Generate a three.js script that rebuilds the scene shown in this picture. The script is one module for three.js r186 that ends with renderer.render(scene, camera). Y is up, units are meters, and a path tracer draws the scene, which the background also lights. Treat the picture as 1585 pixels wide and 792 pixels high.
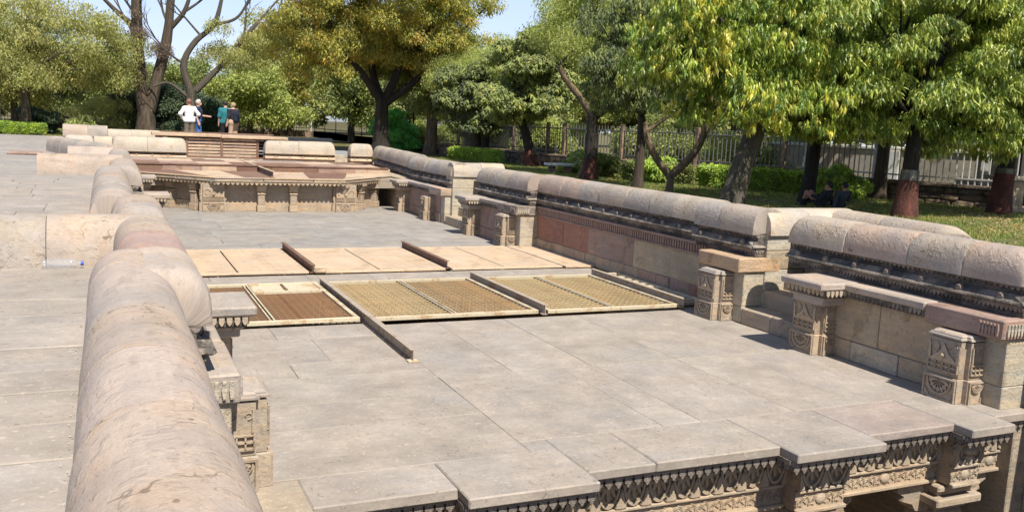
import * as THREE from 'three';
import { mergeGeometries, mergeVertices, toCreasedNormals } from 'three/addons/utils/BufferGeometryUtils.js';
import { MarchingCubes } from 'three/addons/objects/MarchingCubes.js';

// ------------------------------------------------------------------ camera, sky, sun, exposure
// Written as (x to the right across the well, y up from the paved ground, d away along the well); three's z is -d.
const scene = new THREE.Scene();
const camera = new THREE.PerspectiveCamera(31.6, 1024 / 511, 0.1, 900);
{
  const roll = -2.55 * Math.PI / 180, pitch = 8.085 * Math.PI / 180, yaw = 24.4 * Math.PI / 180;
  const F = new THREE.Vector3(Math.sin(yaw) * Math.cos(pitch), -Math.sin(pitch), -Math.cos(yaw) * Math.cos(pitch));
  const R = new THREE.Vector3(Math.cos(yaw), 0, Math.sin(yaw));
  const U = new THREE.Vector3().crossVectors(R, F);
  const R2 = R.clone().multiplyScalar(Math.cos(roll)).addScaledVector(U, -Math.sin(roll));
  const U2 = R.clone().multiplyScalar(Math.sin(roll)).addScaledVector(U, Math.cos(roll));
  camera.matrixAutoUpdate = true;
  camera.position.set(0, 1.2, 0);
  camera.quaternion.setFromRotationMatrix(new THREE.Matrix4().makeBasis(R2, U2, F.clone().negate()));
}
scene.add(camera);
const SKY = [[-90, .26, .23, .19], [-2, .45, .46, .48], [0, .66, .72, .80], [6, .47, .59, .82], [14, .33, .44, .70], [30, .20, .28, .46], [55, .12, .17, .29], [90, .09, .13, .24]];
{
  const w = 128, h = 128, a = new Float32Array(w * h * 4);
  for (let j = 0; j < h; j++) {
    const el = ((j + 0.5) / h - 0.5) * 180; let k = 0;
    while (k < SKY.length - 2 && el > SKY[k + 1][0]) k++;
    const p = SKY[k], q = SKY[k + 1], t = Math.min(1, Math.max(0, (el - p[0]) / (q[0] - p[0])));
    for (let i = 0; i < w; i++) { const o = (j * w + i) * 4; for (let c = 0; c < 3; c++) a[o + c] = p[c + 1] + (q[c + 1] - p[c + 1]) * t; a[o + 3] = 1; }
  }
  const sky = new THREE.DataTexture(a, w, h, THREE.RGBAFormat, THREE.FloatType);
  sky.mapping = THREE.EquirectangularReflectionMapping; sky.magFilter = THREE.LinearFilter; sky.minFilter = THREE.LinearFilter; sky.needsUpdate = true;
  scene.background = sky; scene.environment = sky;
}
const sun = new THREE.DirectionalLight(new THREE.Color(1, 0.94, 0.84), 5.0);
sun.position.set(4 + 0.06 * 50, 1.40 * 50, -14 + 1.0 * 50); sun.target.position.set(4, 0, -14);
sun.castShadow = true; sun.shadow.mapSize.set(4096, 4096);
Object.assign(sun.shadow.camera, { left: -45, right: 45, top: 45, bottom: -45, near: 1, far: 200 });
scene.add(sun, sun.target);
const renderer = new THREE.WebGLRenderer({ antialias: true });
renderer.toneMapping = THREE.LinearToneMapping;
renderer.toneMappingExposure = 1.5;
renderer.shadowMap.enabled = true;

// ------------------------------------------------------------------ helpers
function rng(seed) { let s = seed >>> 0; return () => { s = (s + 0x6D2B79F5) >>> 0; let t = s; t = Math.imul(t ^ (t >>> 15), t | 1); t ^= t + Math.imul(t ^ (t >>> 7), t | 61); return ((t ^ (t >>> 14)) >>> 0) / 4294967296; }; }
const rnd = rng(20240613);
const rr = (a, b, r = rnd) => a + (b - a) * r();
const V = (x, y, d) => new THREE.Vector3(x, y, -d);
function hash3(x, y, z) { let h = Math.imul(x, 374761393) ^ Math.imul(y, 668265263) ^ Math.imul(z, 2147483647 - 61); h = Math.imul(h ^ (h >>> 13), 1274126177); return ((h ^ (h >>> 16)) >>> 0) / 4294967296; }
function vnoise(x, y, z) {
  const xi = Math.floor(x), yi = Math.floor(y), zi = Math.floor(z); let fx = x - xi, fy = y - yi, fz = z - zi;
  fx = fx * fx * (3 - 2 * fx); fy = fy * fy * (3 - 2 * fy); fz = fz * fz * (3 - 2 * fz);
  const L = (a, b, t) => a + (b - a) * t, H = (i, j, k) => hash3(xi + i, yi + j, zi + k);
  return L(L(L(H(0, 0, 0), H(1, 0, 0), fx), L(H(0, 1, 0), H(1, 1, 0), fx), fy), L(L(H(0, 0, 1), H(1, 0, 1), fx), L(H(0, 1, 1), H(1, 1, 1), fx), fy), fz);
}
const fbm = (x, y, z, o = 3) => { let s = 0, a = 0.5, f = 1; for (let i = 0; i < o; i++) { s += a * (vnoise(x * f, y * f, z * f) - 0.5); a *= 0.5; f *= 2.1; } return s; };

const used = {};
function numbered(name) { const n = used[name] = (used[name] ?? -1) + 1; return n ? `${name}_${String(n).padStart(3, '0')}` : name; }
function tag(o, label, category, group, kind) { if (label) o.userData.label = label; if (category) o.userData.category = category; if (group) o.userData.group = group; if (kind) o.userData.kind = kind; return o; }
function thing(name, label, category, [x, y, d] = [0, 0, 0], group) { const o = new THREE.Group(); o.name = numbered(name); o.position.copy(V(x, y, d)); scene.add(o); return tag(o, label, category, group, 'thing'); }
function struct(name, label) { const o = new THREE.Group(); o.name = numbered(name); scene.add(o); return tag(o, label, null, null, 'structure'); }
const originOf = (o) => { const p = new THREE.Vector3(); for (; o && o !== scene; o = o.parent) p.add(o.position); return p; };
// a part: the geometry is given in the world, its parent stands unturned
function part(name, geo, mat, parent, kind) {
  if (Array.isArray(geo)) geo = merge(geo);
  if (parent.position) { const p = originOf(parent); if (p.lengthSq() > 0) geo.translate(-p.x, -p.y, -p.z); }
  return local(name, geo, mat, parent, kind);
}
function local(name, geo, mat, parent, kind) {
  const m = new THREE.Mesh(geo, mat); m.name = name; m.castShadow = m.receiveShadow = true; parent.add(m);
  if (kind) m.userData.kind = kind;
  return m;
}
function merge(list) {
  const l = list.map((g) => { g = g.index ? g.toNonIndexed() : g; for (const k of Object.keys(g.attributes)) if (!['position', 'normal', 'uv'].includes(k)) g.deleteAttribute(k); if (!g.attributes.normal) g.computeVertexNormals(); if (!g.attributes.uv) g.setAttribute('uv', new THREE.BufferAttribute(new Float32Array(g.attributes.position.count * 2), 2)); return g; });
  return l.length === 1 ? l[0] : mergeGeometries(l);
}
// uv in metres, from the side a face looks to, shifted at random so that no two stones match
function uvm(geo, sx = rnd() * 7, sy = rnd() * 7, turn = false) {
  if (geo.index) geo = geo.toNonIndexed();
  if (!geo.attributes.normal) geo.computeVertexNormals();
  const p = geo.attributes.position, n = geo.attributes.normal, uv = new Float32Array(p.count * 2);
  for (let i = 0; i < p.count; i += 3) {
    let nx = 0, ny = 0, nz = 0;
    for (let k = 0; k < 3; k++) { nx += Math.abs(n.getX(i + k)); ny += Math.abs(n.getY(i + k)); nz += Math.abs(n.getZ(i + k)); }
    for (let k = 0; k < 3; k++) {
      const x = p.getX(i + k), y = p.getY(i + k), z = p.getZ(i + k);
      let [u, v] = ny >= nx && ny >= nz ? [x, z] : nx > nz ? [z, y] : [x, y];
      if (turn) [u, v] = [v, u];
      uv[2 * (i + k)] = u + sx; uv[2 * (i + k) + 1] = v + sy;
    }
  }
  geo.setAttribute('uv', new THREE.BufferAttribute(uv, 2));
  return geo;
}
// a block with its twelve edges chamfered (44 triangles), corners shifted a little
function block(x0, x1, y0, y1, d0, d1, c = 0.006, jit = 0, turn = false) {
  const lo = [Math.min(x0, x1), Math.min(y0, y1), Math.min(-d0, -d1)], hi = [Math.max(x0, x1), Math.max(y0, y1), Math.max(-d0, -d1)];
  c = Math.min(c, ...[0, 1, 2].map((k) => (hi[k] - lo[k]) * 0.4));
  const pos = [], J = {};
  const P = (s, face) => { // s: corner signs; face: the axis whose face this point lies on
    const key = s.join(); J[key] ??= [rr(-jit, jit), rr(-jit, jit), rr(-jit, jit)];
    return [0, 1, 2].map((k) => (s[k] > 0 ? hi[k] - (k === face ? 0 : c) : lo[k] + (k === face ? 0 : c)) + J[key][k]);
  };
  const quad = (a, b, d, e) => pos.push(...a, ...b, ...d, ...a, ...d, ...e), mid = [0, 1, 2].map((k) => (lo[k] + hi[k]) / 2);
  const out = (f) => { const n = f.length, i = pos.length; if (n === 4) quad(...f); else pos.push(...f[0], ...f[1], ...f[2]);
    const a = new THREE.Vector3(...f[0]), nn = new THREE.Vector3(...f[1]).sub(a).cross(new THREE.Vector3(...f[2]).sub(a));
    const cc = f.reduce((s, p) => s.add(new THREE.Vector3(...p)), new THREE.Vector3()).divideScalar(n).sub(new THREE.Vector3(...mid));
    if (nn.dot(cc) < 0) for (let t = i; t < pos.length; t += 9) for (let k = 0; k < 3; k++) [pos[t + 3 + k], pos[t + 6 + k]] = [pos[t + 6 + k], pos[t + 3 + k]]; };
  for (let k = 0; k < 3; k++) for (const s of [-1, 1]) {
    const [a, b] = [(k + 1) % 3, (k + 2) % 3], S = (p, q) => { const r = []; r[k] = s; r[a] = p; r[b] = q; return r; };
    out([P(S(-1, -1), k), P(S(1, -1), k), P(S(1, 1), k), P(S(-1, 1), k)]);
    for (const q of [-1, 1]) if (s) { // edges between face k and face a, once for each pair
      const e1 = [], e2 = []; e1[k] = e2[k] = s; e1[a] = e2[a] = q; e1[b] = -1; e2[b] = 1;
      out([P(e1, k), P(e2, k), P(e2, a), P(e1, a)]);
    }
  }
  for (const i of [-1, 1]) for (const j of [-1, 1]) for (const k of [-1, 1]) { const s = [i, j, k]; out([P(s, 0), P(s, 1), P(s, 2)]); }
  const g = new THREE.BufferGeometry(); g.setAttribute('position', new THREE.BufferAttribute(new Float32Array(pos), 3)); g.computeVertexNormals();
  return uvm(g, undefined, undefined, turn);
}
// a frame of its own: t along a line from P0 to P1 (x, d), y up, v away from the side that n looks to
function frame(P0, P1, n) {
  const dx = P1[0] - P0[0], dd = P1[1] - P0[1], len = Math.hypot(dx, dd), t = new THREE.Vector3(dx / len, 0, -dd / len);
  const v = new THREE.Vector3(-n[0], 0, n[1]);
  const M = new THREE.Matrix4().makeBasis(t, new THREE.Vector3(0, 1, 0), v); M.setPosition(V(P0[0], 0, P0[1]));
  return { M, len, put: (g) => put(g, M) };
}
function put(g, M) {
  if (g.index) g = g.toNonIndexed();
  g.applyMatrix4(M);
  return M.determinant() < 0 ? flip(g) : g;
}
function flip(g) { for (const a of Object.values(g.attributes)) for (let i = 0; i < a.count; i += 3) for (let k = 0; k < a.itemSize; k++) { const p = (i + 1) * a.itemSize + k, q = (i + 2) * a.itemSize + k; [a.array[p], a.array[q]] = [a.array[q], a.array[p]]; } return g; }
const lblock = (F, t0, t1, y0, y1, v0, v1, c, jit, turn) => F.put(block(t0, t1, y0, y1, -v0, -v1, c, jit, turn));
// a polygon in (v, y) drawn out along t
function prism(poly, t0, t1) {
  const pos = [], n = poly.length, tri = THREE.ShapeUtils.triangulateShape(poly.map((p) => new THREE.Vector2(...p)), []);
  for (let i = 0; i < n; i++) { const a = poly[i], b = poly[(i + 1) % n]; pos.push(t0, a[1], a[0], t1, a[1], a[0], t1, b[1], b[0], t0, a[1], a[0], t1, b[1], b[0], t0, b[1], b[0]); }
  for (const [a, b, c] of tri) { pos.push(t0, poly[a][1], poly[a][0], t0, poly[b][1], poly[b][0], t0, poly[c][1], poly[c][0], t1, poly[c][1], poly[c][0], t1, poly[b][1], poly[b][0], t1, poly[a][1], poly[a][0]); }
  const g = new THREE.BufferGeometry(); g.setAttribute('position', new THREE.BufferAttribute(new Float32Array(pos), 3)); g.computeVertexNormals();
  return uvm(g);
}
function flat(points, depth, bevel = 0) { // an outline cut from a plate: x right, y up, thick towards +z
  const s = points instanceof THREE.Shape ? points : new THREE.Shape(points.map((p) => new THREE.Vector2(...p)));
  return new THREE.ExtrudeGeometry(s, { depth, bevelEnabled: bevel > 0, bevelThickness: bevel, bevelSize: bevel, bevelSegments: 1, curveSegments: 6 });
}
// a tapered, bent limb through points with radii
function limb(points, radii, sides = 8, rough = 0, seed = 1) {
  const curve = new THREE.CatmullRomCurve3(points), n = Math.max(4, points.length * 4), pos = [], idx = [];
  const fr = curve.computeFrenetFrames(n, false);
  for (let i = 0; i <= n; i++) {
    const p = curve.getPointAt(i / n), f = (i / n) * (radii.length - 1), k = Math.min(radii.length - 2, Math.floor(f)), r = radii[k] + (radii[k + 1] - radii[k]) * (f - k);
    for (let j = 0; j <= sides; j++) {
      const a = (j % sides) / sides * Math.PI * 2, q = r * (1 + rough * 2 * fbm(Math.cos(a) * 1.6 + seed, p.y * 1.3, Math.sin(a) * 1.6, 2));
      const w = fr.normals[i].clone().multiplyScalar(Math.cos(a) * q).addScaledVector(fr.binormals[i], Math.sin(a) * q).add(p);
      pos.push(w.x, w.y, w.z);
      if (i < n && j < sides) { const o = i * (sides + 1) + j; idx.push(o, o + sides + 1, o + 1, o + 1, o + sides + 1, o + sides + 2); }
    }
  }
  const g = new THREE.BufferGeometry(); g.setAttribute('position', new THREE.BufferAttribute(new Float32Array(pos), 3));
  const uv = new Float32Array(pos.length / 3 * 2), L = curve.getLength();
  for (let i = 0; i <= n; i++) for (let j = 0; j <= sides; j++) { const o = i * (sides + 1) + j; uv[2 * o] = j / sides; uv[2 * o + 1] = i / n * L; }
  g.setAttribute('uv', new THREE.BufferAttribute(uv, 2)); g.setIndex(idx); g.computeVertexNormals();
  return g;
}

// ------------------------------------------------------------------ procedural textures and materials
function tnoise(size, cells, seed, sx = 1, sy = 1) { // tileable value noise
  const cx = Math.max(1, Math.round(cells * sx)), cy = Math.max(1, Math.round(cells * sy)), g = new Float32Array(cx * cy), r = rng(seed);
  for (let i = 0; i < g.length; i++) g[i] = r();
  const out = new Float32Array(size * size);
  for (let y = 0; y < size; y++) {
    const v = y / size * cy, y0 = Math.floor(v), fy0 = v - y0, fy = fy0 * fy0 * (3 - 2 * fy0), a = (y0 % cy) * cx, b = ((y0 + 1) % cy) * cx;
    for (let x = 0; x < size; x++) { const u = x / size * cx, x0 = Math.floor(u), f0 = u - x0, fx = f0 * f0 * (3 - 2 * f0), x1 = (x0 + 1) % cx; out[y * size + x] = (g[a + x0] * (1 - fx) + g[a + x1] * fx) * (1 - fy) + (g[b + x0] * (1 - fx) + g[b + x1] * fx) * fy; }
  }
  return out;
}
function tfbm(size, cells, oct, seed, sx = 1, sy = 1) {
  const out = new Float32Array(size * size); let a = 0.5, s = 0;
  for (let o = 0; o < oct; o++) { const n = tnoise(size, cells * 2 ** o, seed + o * 17, sx, sy); for (let i = 0; i < out.length; i++) out[i] += a * n[i]; s += a; a *= 0.55; }
  for (let i = 0; i < out.length; i++) out[i] /= s;
  return out;
}
function tex(size, metres, f, srgb = true) {
  const a = new Uint8Array(size * size * 4);
  for (let i = 0; i < size * size; i++) { const c = f(i); for (let k = 0; k < 3; k++) a[i * 4 + k] = Math.max(0, Math.min(255, c[k] * 255)); a[i * 4 + 3] = 255; }
  const t = new THREE.DataTexture(a, size, size, THREE.RGBAFormat, THREE.UnsignedByteType);
  t.wrapS = t.wrapT = THREE.RepeatWrapping; t.magFilter = THREE.LinearFilter; t.minFilter = THREE.LinearMipmapLinearFilter; t.generateMipmaps = true;
  if (srgb) t.colorSpace = THREE.SRGBColorSpace;
  t.repeat.set(1 / metres, 1 / metres); t.needsUpdate = true;
  return t;
}
const sstep = (a, b, x) => { const t = Math.max(0, Math.min(1, (x - a) / (b - a))); return t * t * (3 - 2 * t); };
const TX = {};
{
  const N = 1024;
  const big = tfbm(N, 4, 4, 11), mid = tfbm(N, 14, 4, 23), fine = tfbm(N, 90, 3, 37), grain = tnoise(N, 512, 51), streak = tfbm(N, 5, 4, 61, 1, 9), pits = tfbm(N, 60, 2, 71), blot = tfbm(N, 7, 5, 83), scratch = tfbm(N, 8, 3, 97, 1, 14), specks = tnoise(N, 256, 103), lich = tfbm(N, 10, 4, 113), dirt = tfbm(N, 130, 2, 127);
  // paving: grey sandstone in faint beds, trodden, with pale scuffs and a few dark spots
  TX.paving = tex(N, 2.6, (i) => {
    let v = 0.86 + 0.13 * (big[i] - 0.5) + 0.045 * (streak[i] - 0.5) + 0.13 * (mid[i] - 0.5) + 0.09 * (fine[i] - 0.5) + 0.05 * (grain[i] - 0.5);
    v += 0.035 * sstep(0.60, 0.72, scratch[i]) * sstep(0.5, 0.62, mid[i]); v -= 0.05 * sstep(0.56, 0.76, lich[i]) * sstep(0.40, 0.62, fine[i]);
    if (specks[i] > 0.975 && mid[i] > 0.52) v += 0.10;
    v += 0.10 * sstep(0.73, 0.78, dirt[i]) * sstep(0.5, 0.56, lich[i]) - 0.12 * sstep(0.27, 0.22, dirt[i]) * sstep(0.46, 0.42, lich[i]);
    const w = 0.03 * (blot[i] - 0.5) + 0.015 * (streak[i] - 0.5);
    return [v + w, v, v - w * 1.5];
  });
  // lime-washed sandstone of the copings: faintly blotched, pitted, with a few sooty and ochre stains
  TX.coping = tex(N, 2.2, (i) => {
    let v = 0.90 + 0.12 * (big[i] - 0.5) + 0.10 * (mid[i] - 0.5) + 0.10 * (fine[i] - 0.5) + 0.06 * (grain[i] - 0.5);
    v -= 0.07 * sstep(0.45, 0.85, blot[i] + 0.25 * (fine[i] - 0.5)) + 0.04 * (scratch[i] - 0.5);
    v -= 0.03 * sstep(0.66, 0.80, pits[i]); if (specks[i] > 0.98) v += 0.07;
    v -= 0.05 * sstep(0.60, 0.72, streak[i]) * sstep(0.45, 0.58, mid[i]);
    v -= 0.22 * sstep(0.018, 0.004, Math.abs(mid[i] - 0.5 + 0.35 * (big[i] - 0.5))) * sstep(0.60, 0.68, lich[i] + 0.2 * (fine[i] - 0.5));
    v -= 0.07 * sstep(0.78, 0.84, dirt[i]);
    const o = 0.05 * sstep(0.46, 0.78, lich[i]) + 0.04 * (mid[i] - 0.5) + 0.05 * (big[i] - 0.5);
    return [v + o * 0.25, v - o * 0.25, v - o];
  });
  // the same stone under black weathering crusts
  TX.crust = tex(N, 1.6, (i) => {
    const k = sstep(0.36, 0.66, blot[i] + 0.35 * (fine[i] - 0.5) + 0.2 * (mid[i] - 0.5)); let v = 0.90 - 0.34 * k + 0.2 * (fine[i] - 0.5) + 0.12 * (grain[i] - 0.5);
    if (lich[i] > 0.62) v += 0.10 * sstep(0.62, 0.68, lich[i]);
    return [v + 0.03 * (1 - k), v, v - 0.03 * (1 - k)];
  });
  // bedded building sandstone with tool marks
  TX.wall = tex(N, 1.8, (i) => {
    let v = 0.88 + 0.14 * (big[i] - 0.5) + 0.13 * (streak[i] - 0.5) + 0.10 * (mid[i] - 0.5) + 0.09 * (fine[i] - 0.5) + 0.06 * (grain[i] - 0.5);
    v -= 0.12 * sstep(0.60, 0.74, blot[i]) * sstep(0.38, 0.62, mid[i]); v -= 0.08 * sstep(0.70, 0.76, pits[i]);
    const w = 0.10 * (streak[i] - 0.5) + 0.07 * (blot[i] - 0.5);
    return [v + w * 0.5, v - w * 0.3, v - w * 1.2];
  });
  TX.bark = tex(512, 1, ((c, f, g) => (i) => { const v = 0.62 + 0.55 * (c[i] - 0.5) + 0.3 * (f[i] - 0.5); return [v, v * 0.99, v * (0.95 + 0.1 * (g[i] - 0.5))]; })(tfbm(512, 12, 3, 131, 1, 0.16), tfbm(512, 60, 3, 137), tfbm(512, 5, 2, 139)));
  TX.ground = tex(N, 3.1, (i) => { const d = sstep(0.42, 0.68, lich[i] + 0.3 * (fine[i] - 0.5)); const v = 0.7 + 0.5 * (fine[i] - 0.5) + 0.25 * (grain[i] - 0.5) + 0.3 * (mid[i] - 0.5); return [v * (0.86 + 0.30 * d), v * (0.95 + 0.02 * d), v * (0.76 + 0.14 * d)]; });
  TX.rust = tex(512, 0.9, ((b, f, g) => (i) => { const k = sstep(0.5, 0.62, b[i] + 0.4 * (f[i] - 0.5)), v = 0.9 + 0.2 * (g[i] - 0.5); return [v * (1 - 0.10 * k), v * (1 - 0.17 * k), v * (1 - 0.24 * k)]; })(tfbm(512, 6, 5, 151), tfbm(512, 40, 3, 157), tfbm(512, 120, 2, 163)));
  const bump = (m, f) => tex(N, m, (i) => { const v = f(i); return [v, v, v]; }, false);
  TX.bPaving = bump(2.6, (i) => 0.5 + 0.5 * (fine[i] - 0.5) + 0.5 * (streak[i] - 0.5) + 0.3 * (mid[i] - 0.5) + 0.2 * (grain[i] - 0.5));
  TX.bCoping = bump(2.2, (i) => 0.6 + 0.4 * (fine[i] - 0.5) + 0.5 * (mid[i] - 0.5) + 0.35 * (grain[i] - 0.5) - 0.5 * sstep(0.64, 0.72, pits[i]));
  TX.bWall = bump(1.8, (i) => 0.5 + 0.5 * (fine[i] - 0.5) + 0.7 * (streak[i] - 0.5) + 0.3 * (grain[i] - 0.5));
}
const mat = (r, g, b, map, bump, bs = 0.006, rough = 0.9) => { const m = new THREE.MeshStandardMaterial({ color: new THREE.Color().setRGB(r, g, b), roughness: rough, map: map || null }); if (bump) { m.bumpMap = bump; m.bumpScale = bs; } return m; };
const stone = (list, map, bump, bs, rough) => list.map(([r, g, b]) => mat(r, g, b, map, bump, bs, rough));
const M = {
  paving: stone([[.42, .362, .305], [.41, .355, .30], [.43, .37, .312], [.412, .357, .304], [.425, .366, .305], [.416, .36, .30]], TX.paving, TX.bPaving, 0.003, 0.85),
  pavingFar: stone([[.37, .335, .295], [.395, .35, .305], [.35, .32, .288]], TX.paving, TX.bPaving, 0.003, 0.85),
  pavingTan: stone([[.48, .39, .29], [.47, .37, .27]], TX.paving, TX.bPaving, 0.006, 0.85),
  pavingRed: mat(.40, .325, .28, TX.paving, TX.bPaving, 0.006, 0.85),
  coping: stone([[.47, .39, .325], [.44, .375, .32], [.49, .40, .335], [.42, .365, .315], [.46, .37, .30]], TX.coping, TX.bCoping, 0.004),
  copingPink: mat(.44, .31, .26, TX.coping, TX.bCoping, 0.004),
  copingWeathered: stone([[.45, .375, .305], [.50, .42, .335], [.41, .355, .30], [.46, .365, .30], [.43, .38, .33]], TX.coping, TX.bCoping, 0.007),
  copingPale: stone([[.54, .46, .365], [.52, .45, .37]], TX.coping, TX.bCoping, 0.004),
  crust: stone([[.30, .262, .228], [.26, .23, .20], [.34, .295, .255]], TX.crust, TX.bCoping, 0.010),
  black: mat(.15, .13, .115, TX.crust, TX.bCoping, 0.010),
  ochre: stone([[.50, .40, .27], [.47, .365, .25], [.53, .43, .30]], TX.wall, TX.bWall, 0.008),
  carved: stone([[.50, .385, .265], [.46, .36, .26]], TX.wall, TX.bWall, 0.006),
  carvedGrey: stone([[.48, .385, .28], [.45, .36, .265]], TX.wall, TX.bWall, 0.006),
  ashlar: stone([[.56, .49, .37], [.53, .46, .35]], TX.wall, TX.bWall, 0.010),
  orange: mat(.56, .39, .24, TX.wall, TX.bWall, 0.010),
  red: stone([[.36, .18, .13], [.39, .21, .155]], TX.wall, TX.bWall, 0.006),
  pink: stone([[.42, .30, .235], [.40, .27, .21]], TX.wall, TX.bWall, 0.006),
  brown: stone([[.23, .125, .085], [.26, .15, .10]], TX.wall, TX.bWall, 0.006),
  peach: stone([[.62, .46, .31], [.57, .42, .30]], TX.wall, TX.bWall, 0.006),
  interior: mat(.44, .36, .265, TX.wall, TX.bWall, 0.01),
  ivory: mat(.66, .57, .40, TX.rust, null, 0, 0.6), ivoryClean: mat(.60, .51, .35, TX.rust, null, 0, 0.6), meshIvory: mat(.50, .365, .19, TX.wall, null, 0, 0.6), meshIvoryRusty: mat(.42, .28, .14, TX.wall, null, 0, 0.6),
  rustMesh: mat(.28, .155, .075, TX.wall, null, 0, 0.8), peachMesh: mat(.68, .51, .35, TX.wall, null, 0, 0.75),
  beam: mat(.44, .365, .29, TX.rust, null, 0, 0.65), beamRust: mat(.22, .13, .09, TX.rust, null, 0, 0.7),
  bark: mat(.22, .165, .12, TX.bark, TX.bark, 0.03), barkGrey: mat(.24, .205, .165, TX.bark, TX.bark, 0.03), barkPale: mat(.52, .38, .25, TX.bark, TX.bark, 0.02), barkDark: mat(.075, .06, .048, TX.bark, TX.bark, 0.03),
  redPaint: mat(.27, .09, .065, TX.bark, TX.bark, 0.02), whitePaint: mat(.50, .47, .42, TX.bark, TX.bark, 0.02),
  iron: mat(.12, .115, .105, null, null, 0, 0.6), ironPale: mat(.46, .44, .39, null, null, 0, 0.6),
  lawn: mat(.24, .22, .075, TX.ground, null, 0, 1), earth: mat(.26, .20, .13, TX.ground, null, 0, 1), dryGround: mat(.26, .235, .10, TX.ground, null, 0, 1), paleGround: mat(.42, .37, .30, TX.wall, null, 0, 1),
  rubble: stone([[.30, .22, .16], [.24, .18, .14], [.36, .26, .19], [.20, .165, .14]], TX.crust, TX.bWall, 0.02),
  mortar: mat(.13, .105, .085, TX.crust), white: mat(.72, .70, .66, TX.wall), dark: mat(.03, .03, .03), glassDark: mat(.02, .025, .03, null, null, 0, 0.2),
};
const pick = (list, r = rnd) => list[Math.floor(r() * list.length) % list.length];
const leafMat = (rough = 0.62, tr = 0.30) => new THREE.MeshPhysicalMaterial({ color: 0xffffff, roughness: rough, transmission: tr, thickness: 0, side: THREE.DoubleSide });
const LEAF = leafMat(0.42, 0.5), LEAFM = leafMat(0.75, 0.55);

// ------------------------------------------------------------------ the ground
const C = 3.765, X = (s, off) => C + s * off;
{
  const s = new THREE.Shape([[-400, -300], [400, -300], [400, 500], [-400, 500]].map((p) => new THREE.Vector2(...p)));
  s.holes.push(new THREE.Path([[.0, -9], [7.55, -9], [7.55, 22], [8.75, 31.3], [8.75, 36], [-1.0, 36], [-1.0, 31], [.0, 22]].map((p) => new THREE.Vector2(...p))));
  const g = new THREE.ShapeGeometry(s); g.rotateX(-Math.PI / 2); g.translate(0, -0.02, 0);
  const lawn = struct('lawn', 'green mown lawn with dry yellow patches round the well');
  part('turf', uvm(g, 0, 0), M.lawn, lawn);
  const beyond = struct('ground', 'dry grassy ground outside the garden railing');
  const e = new THREE.ShapeGeometry(new THREE.Shape([[17.6, -60], [120, -60], [120, 160], [-200, 160], [-200, 62], [14.2, 62], [14.2, 26]].map((p) => new THREE.Vector2(...p)))); e.rotateX(-Math.PI / 2); e.translate(0, -0.012, 0);
  part('dry_grass', uvm(e, 0, 0), M.dryGround, beyond);
}
// paved walk beside the well, slab by slab as far as the slabs can be told apart
{
  const pav = struct('pavement', 'grey stone paved walk beside the left parapet');
  part('bedding', uvm(block(-9, -.1, -.12, -.012, -4, 43.2, .002)), M.mortar, pav);
  const rows = [1.0, 1.45, 1.85, 2.25, 2.62, 2.99, 3.35, 3.76, 4.19, 4.55, 5.0, 5.42, 5.80, 6.28, 6.67, 7.11];
  while (rows[rows.length - 1] < 42.6) rows.push(rows[rows.length - 1] + rr(.38, .56));
  for (let i = 0; i < rows.length - 1; i++) {
    let x = -.07; const far = rows[i] > 17, end = far ? -6.5 : -4.2; const skew = rr(-.012, .012);
    while (x > end) {
      const w = far ? rr(1.6, 2.8) : rr(.55, 1.25), x1 = x - w, y = rr(-.003, .004);
      part('paving_slab', block(x1 + .003, x - .002, -.09, y, rows[i] + .003 + skew * .3, rows[i + 1] - .003 + skew * .3, .005, .002, rnd() < .8 ? false : true), far ? pick(M.pavingFar) : pick(M.paving), pav);
      x = x1;
    }
  }
  part('paved_field', uvm(block(-9, -6.4, -.09, -.004, 17, 43, .004)), M.pavingFar[0], pav);
}
// roofs of the two storeyed pavilions: the paved decks
function deck(name, label, rowsFn) { const d = struct(name, label); rowsFn((x0, x1, d0, d1, m, y = -1, h = .12, c = .004) => part('paving_slab', block(x0 + .0018, x1 - .0018, y - h, y + rr(-.0015, .0015), d0 + .0018, d1 - .0018, c, .0015, rnd() < .3), m, d)); return d; }
const XL = X(-1, 3.13), XR = X(1, 3.13);
deck('roof_deck', 'grey paved stone roof deck in the foreground between the two parapets', (s) => {
  const P = () => pick(M.paving);
  // left field in broad strips, then long slabs up to the gratings
  let d = 5.36; for (const w of [.88, .58, .74, .46, .92, .60]) { if (d > 7.1) { const c = rr(1.4, 1.9); s(XL - .25, c, d, Math.min(d + w, 9.5), P()); s(c, 2.64, d, Math.min(d + w, 9.5), P()); } else s(XL - .25, 2.64, d, d + w, P()); d += w; if (d > 9.4) break; }
  s(2.64, 2.84, 5.362, 5.56, P());
  let x = 2.64; for (const w of [1.21, .36, .92, .70, 1.12, .5]) { if (x > XR) break; s(x, Math.min(x + w, XR + .1), 5.56, 7.28, w === .36 ? M.paving[2] : P()); x += w; }
  x = 2.64; for (const w of [.72, .82, .95, 1.1, .86, .5]) { if (x > XR) break; s(x, Math.min(x + w, XR + .35), 7.28, 9.40, P()); x += w; }
  s(XL - .2, 1.20, 9.2, 11.9, P()); s(6.75, 7.3, 9.40, 9.50, P());
  // strip between the two gratings and round them
  x = .45; for (const w of [1.0, 1.3, .9, 1.2, 1.05, 1.2, .3]) { s(x, Math.min(x + w, 7.26), 11.86, 12.30, P()); s(x - .2, Math.min(x + w - .2, 7.26), 12.30, 12.72, P()); x += w; }
});
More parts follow.
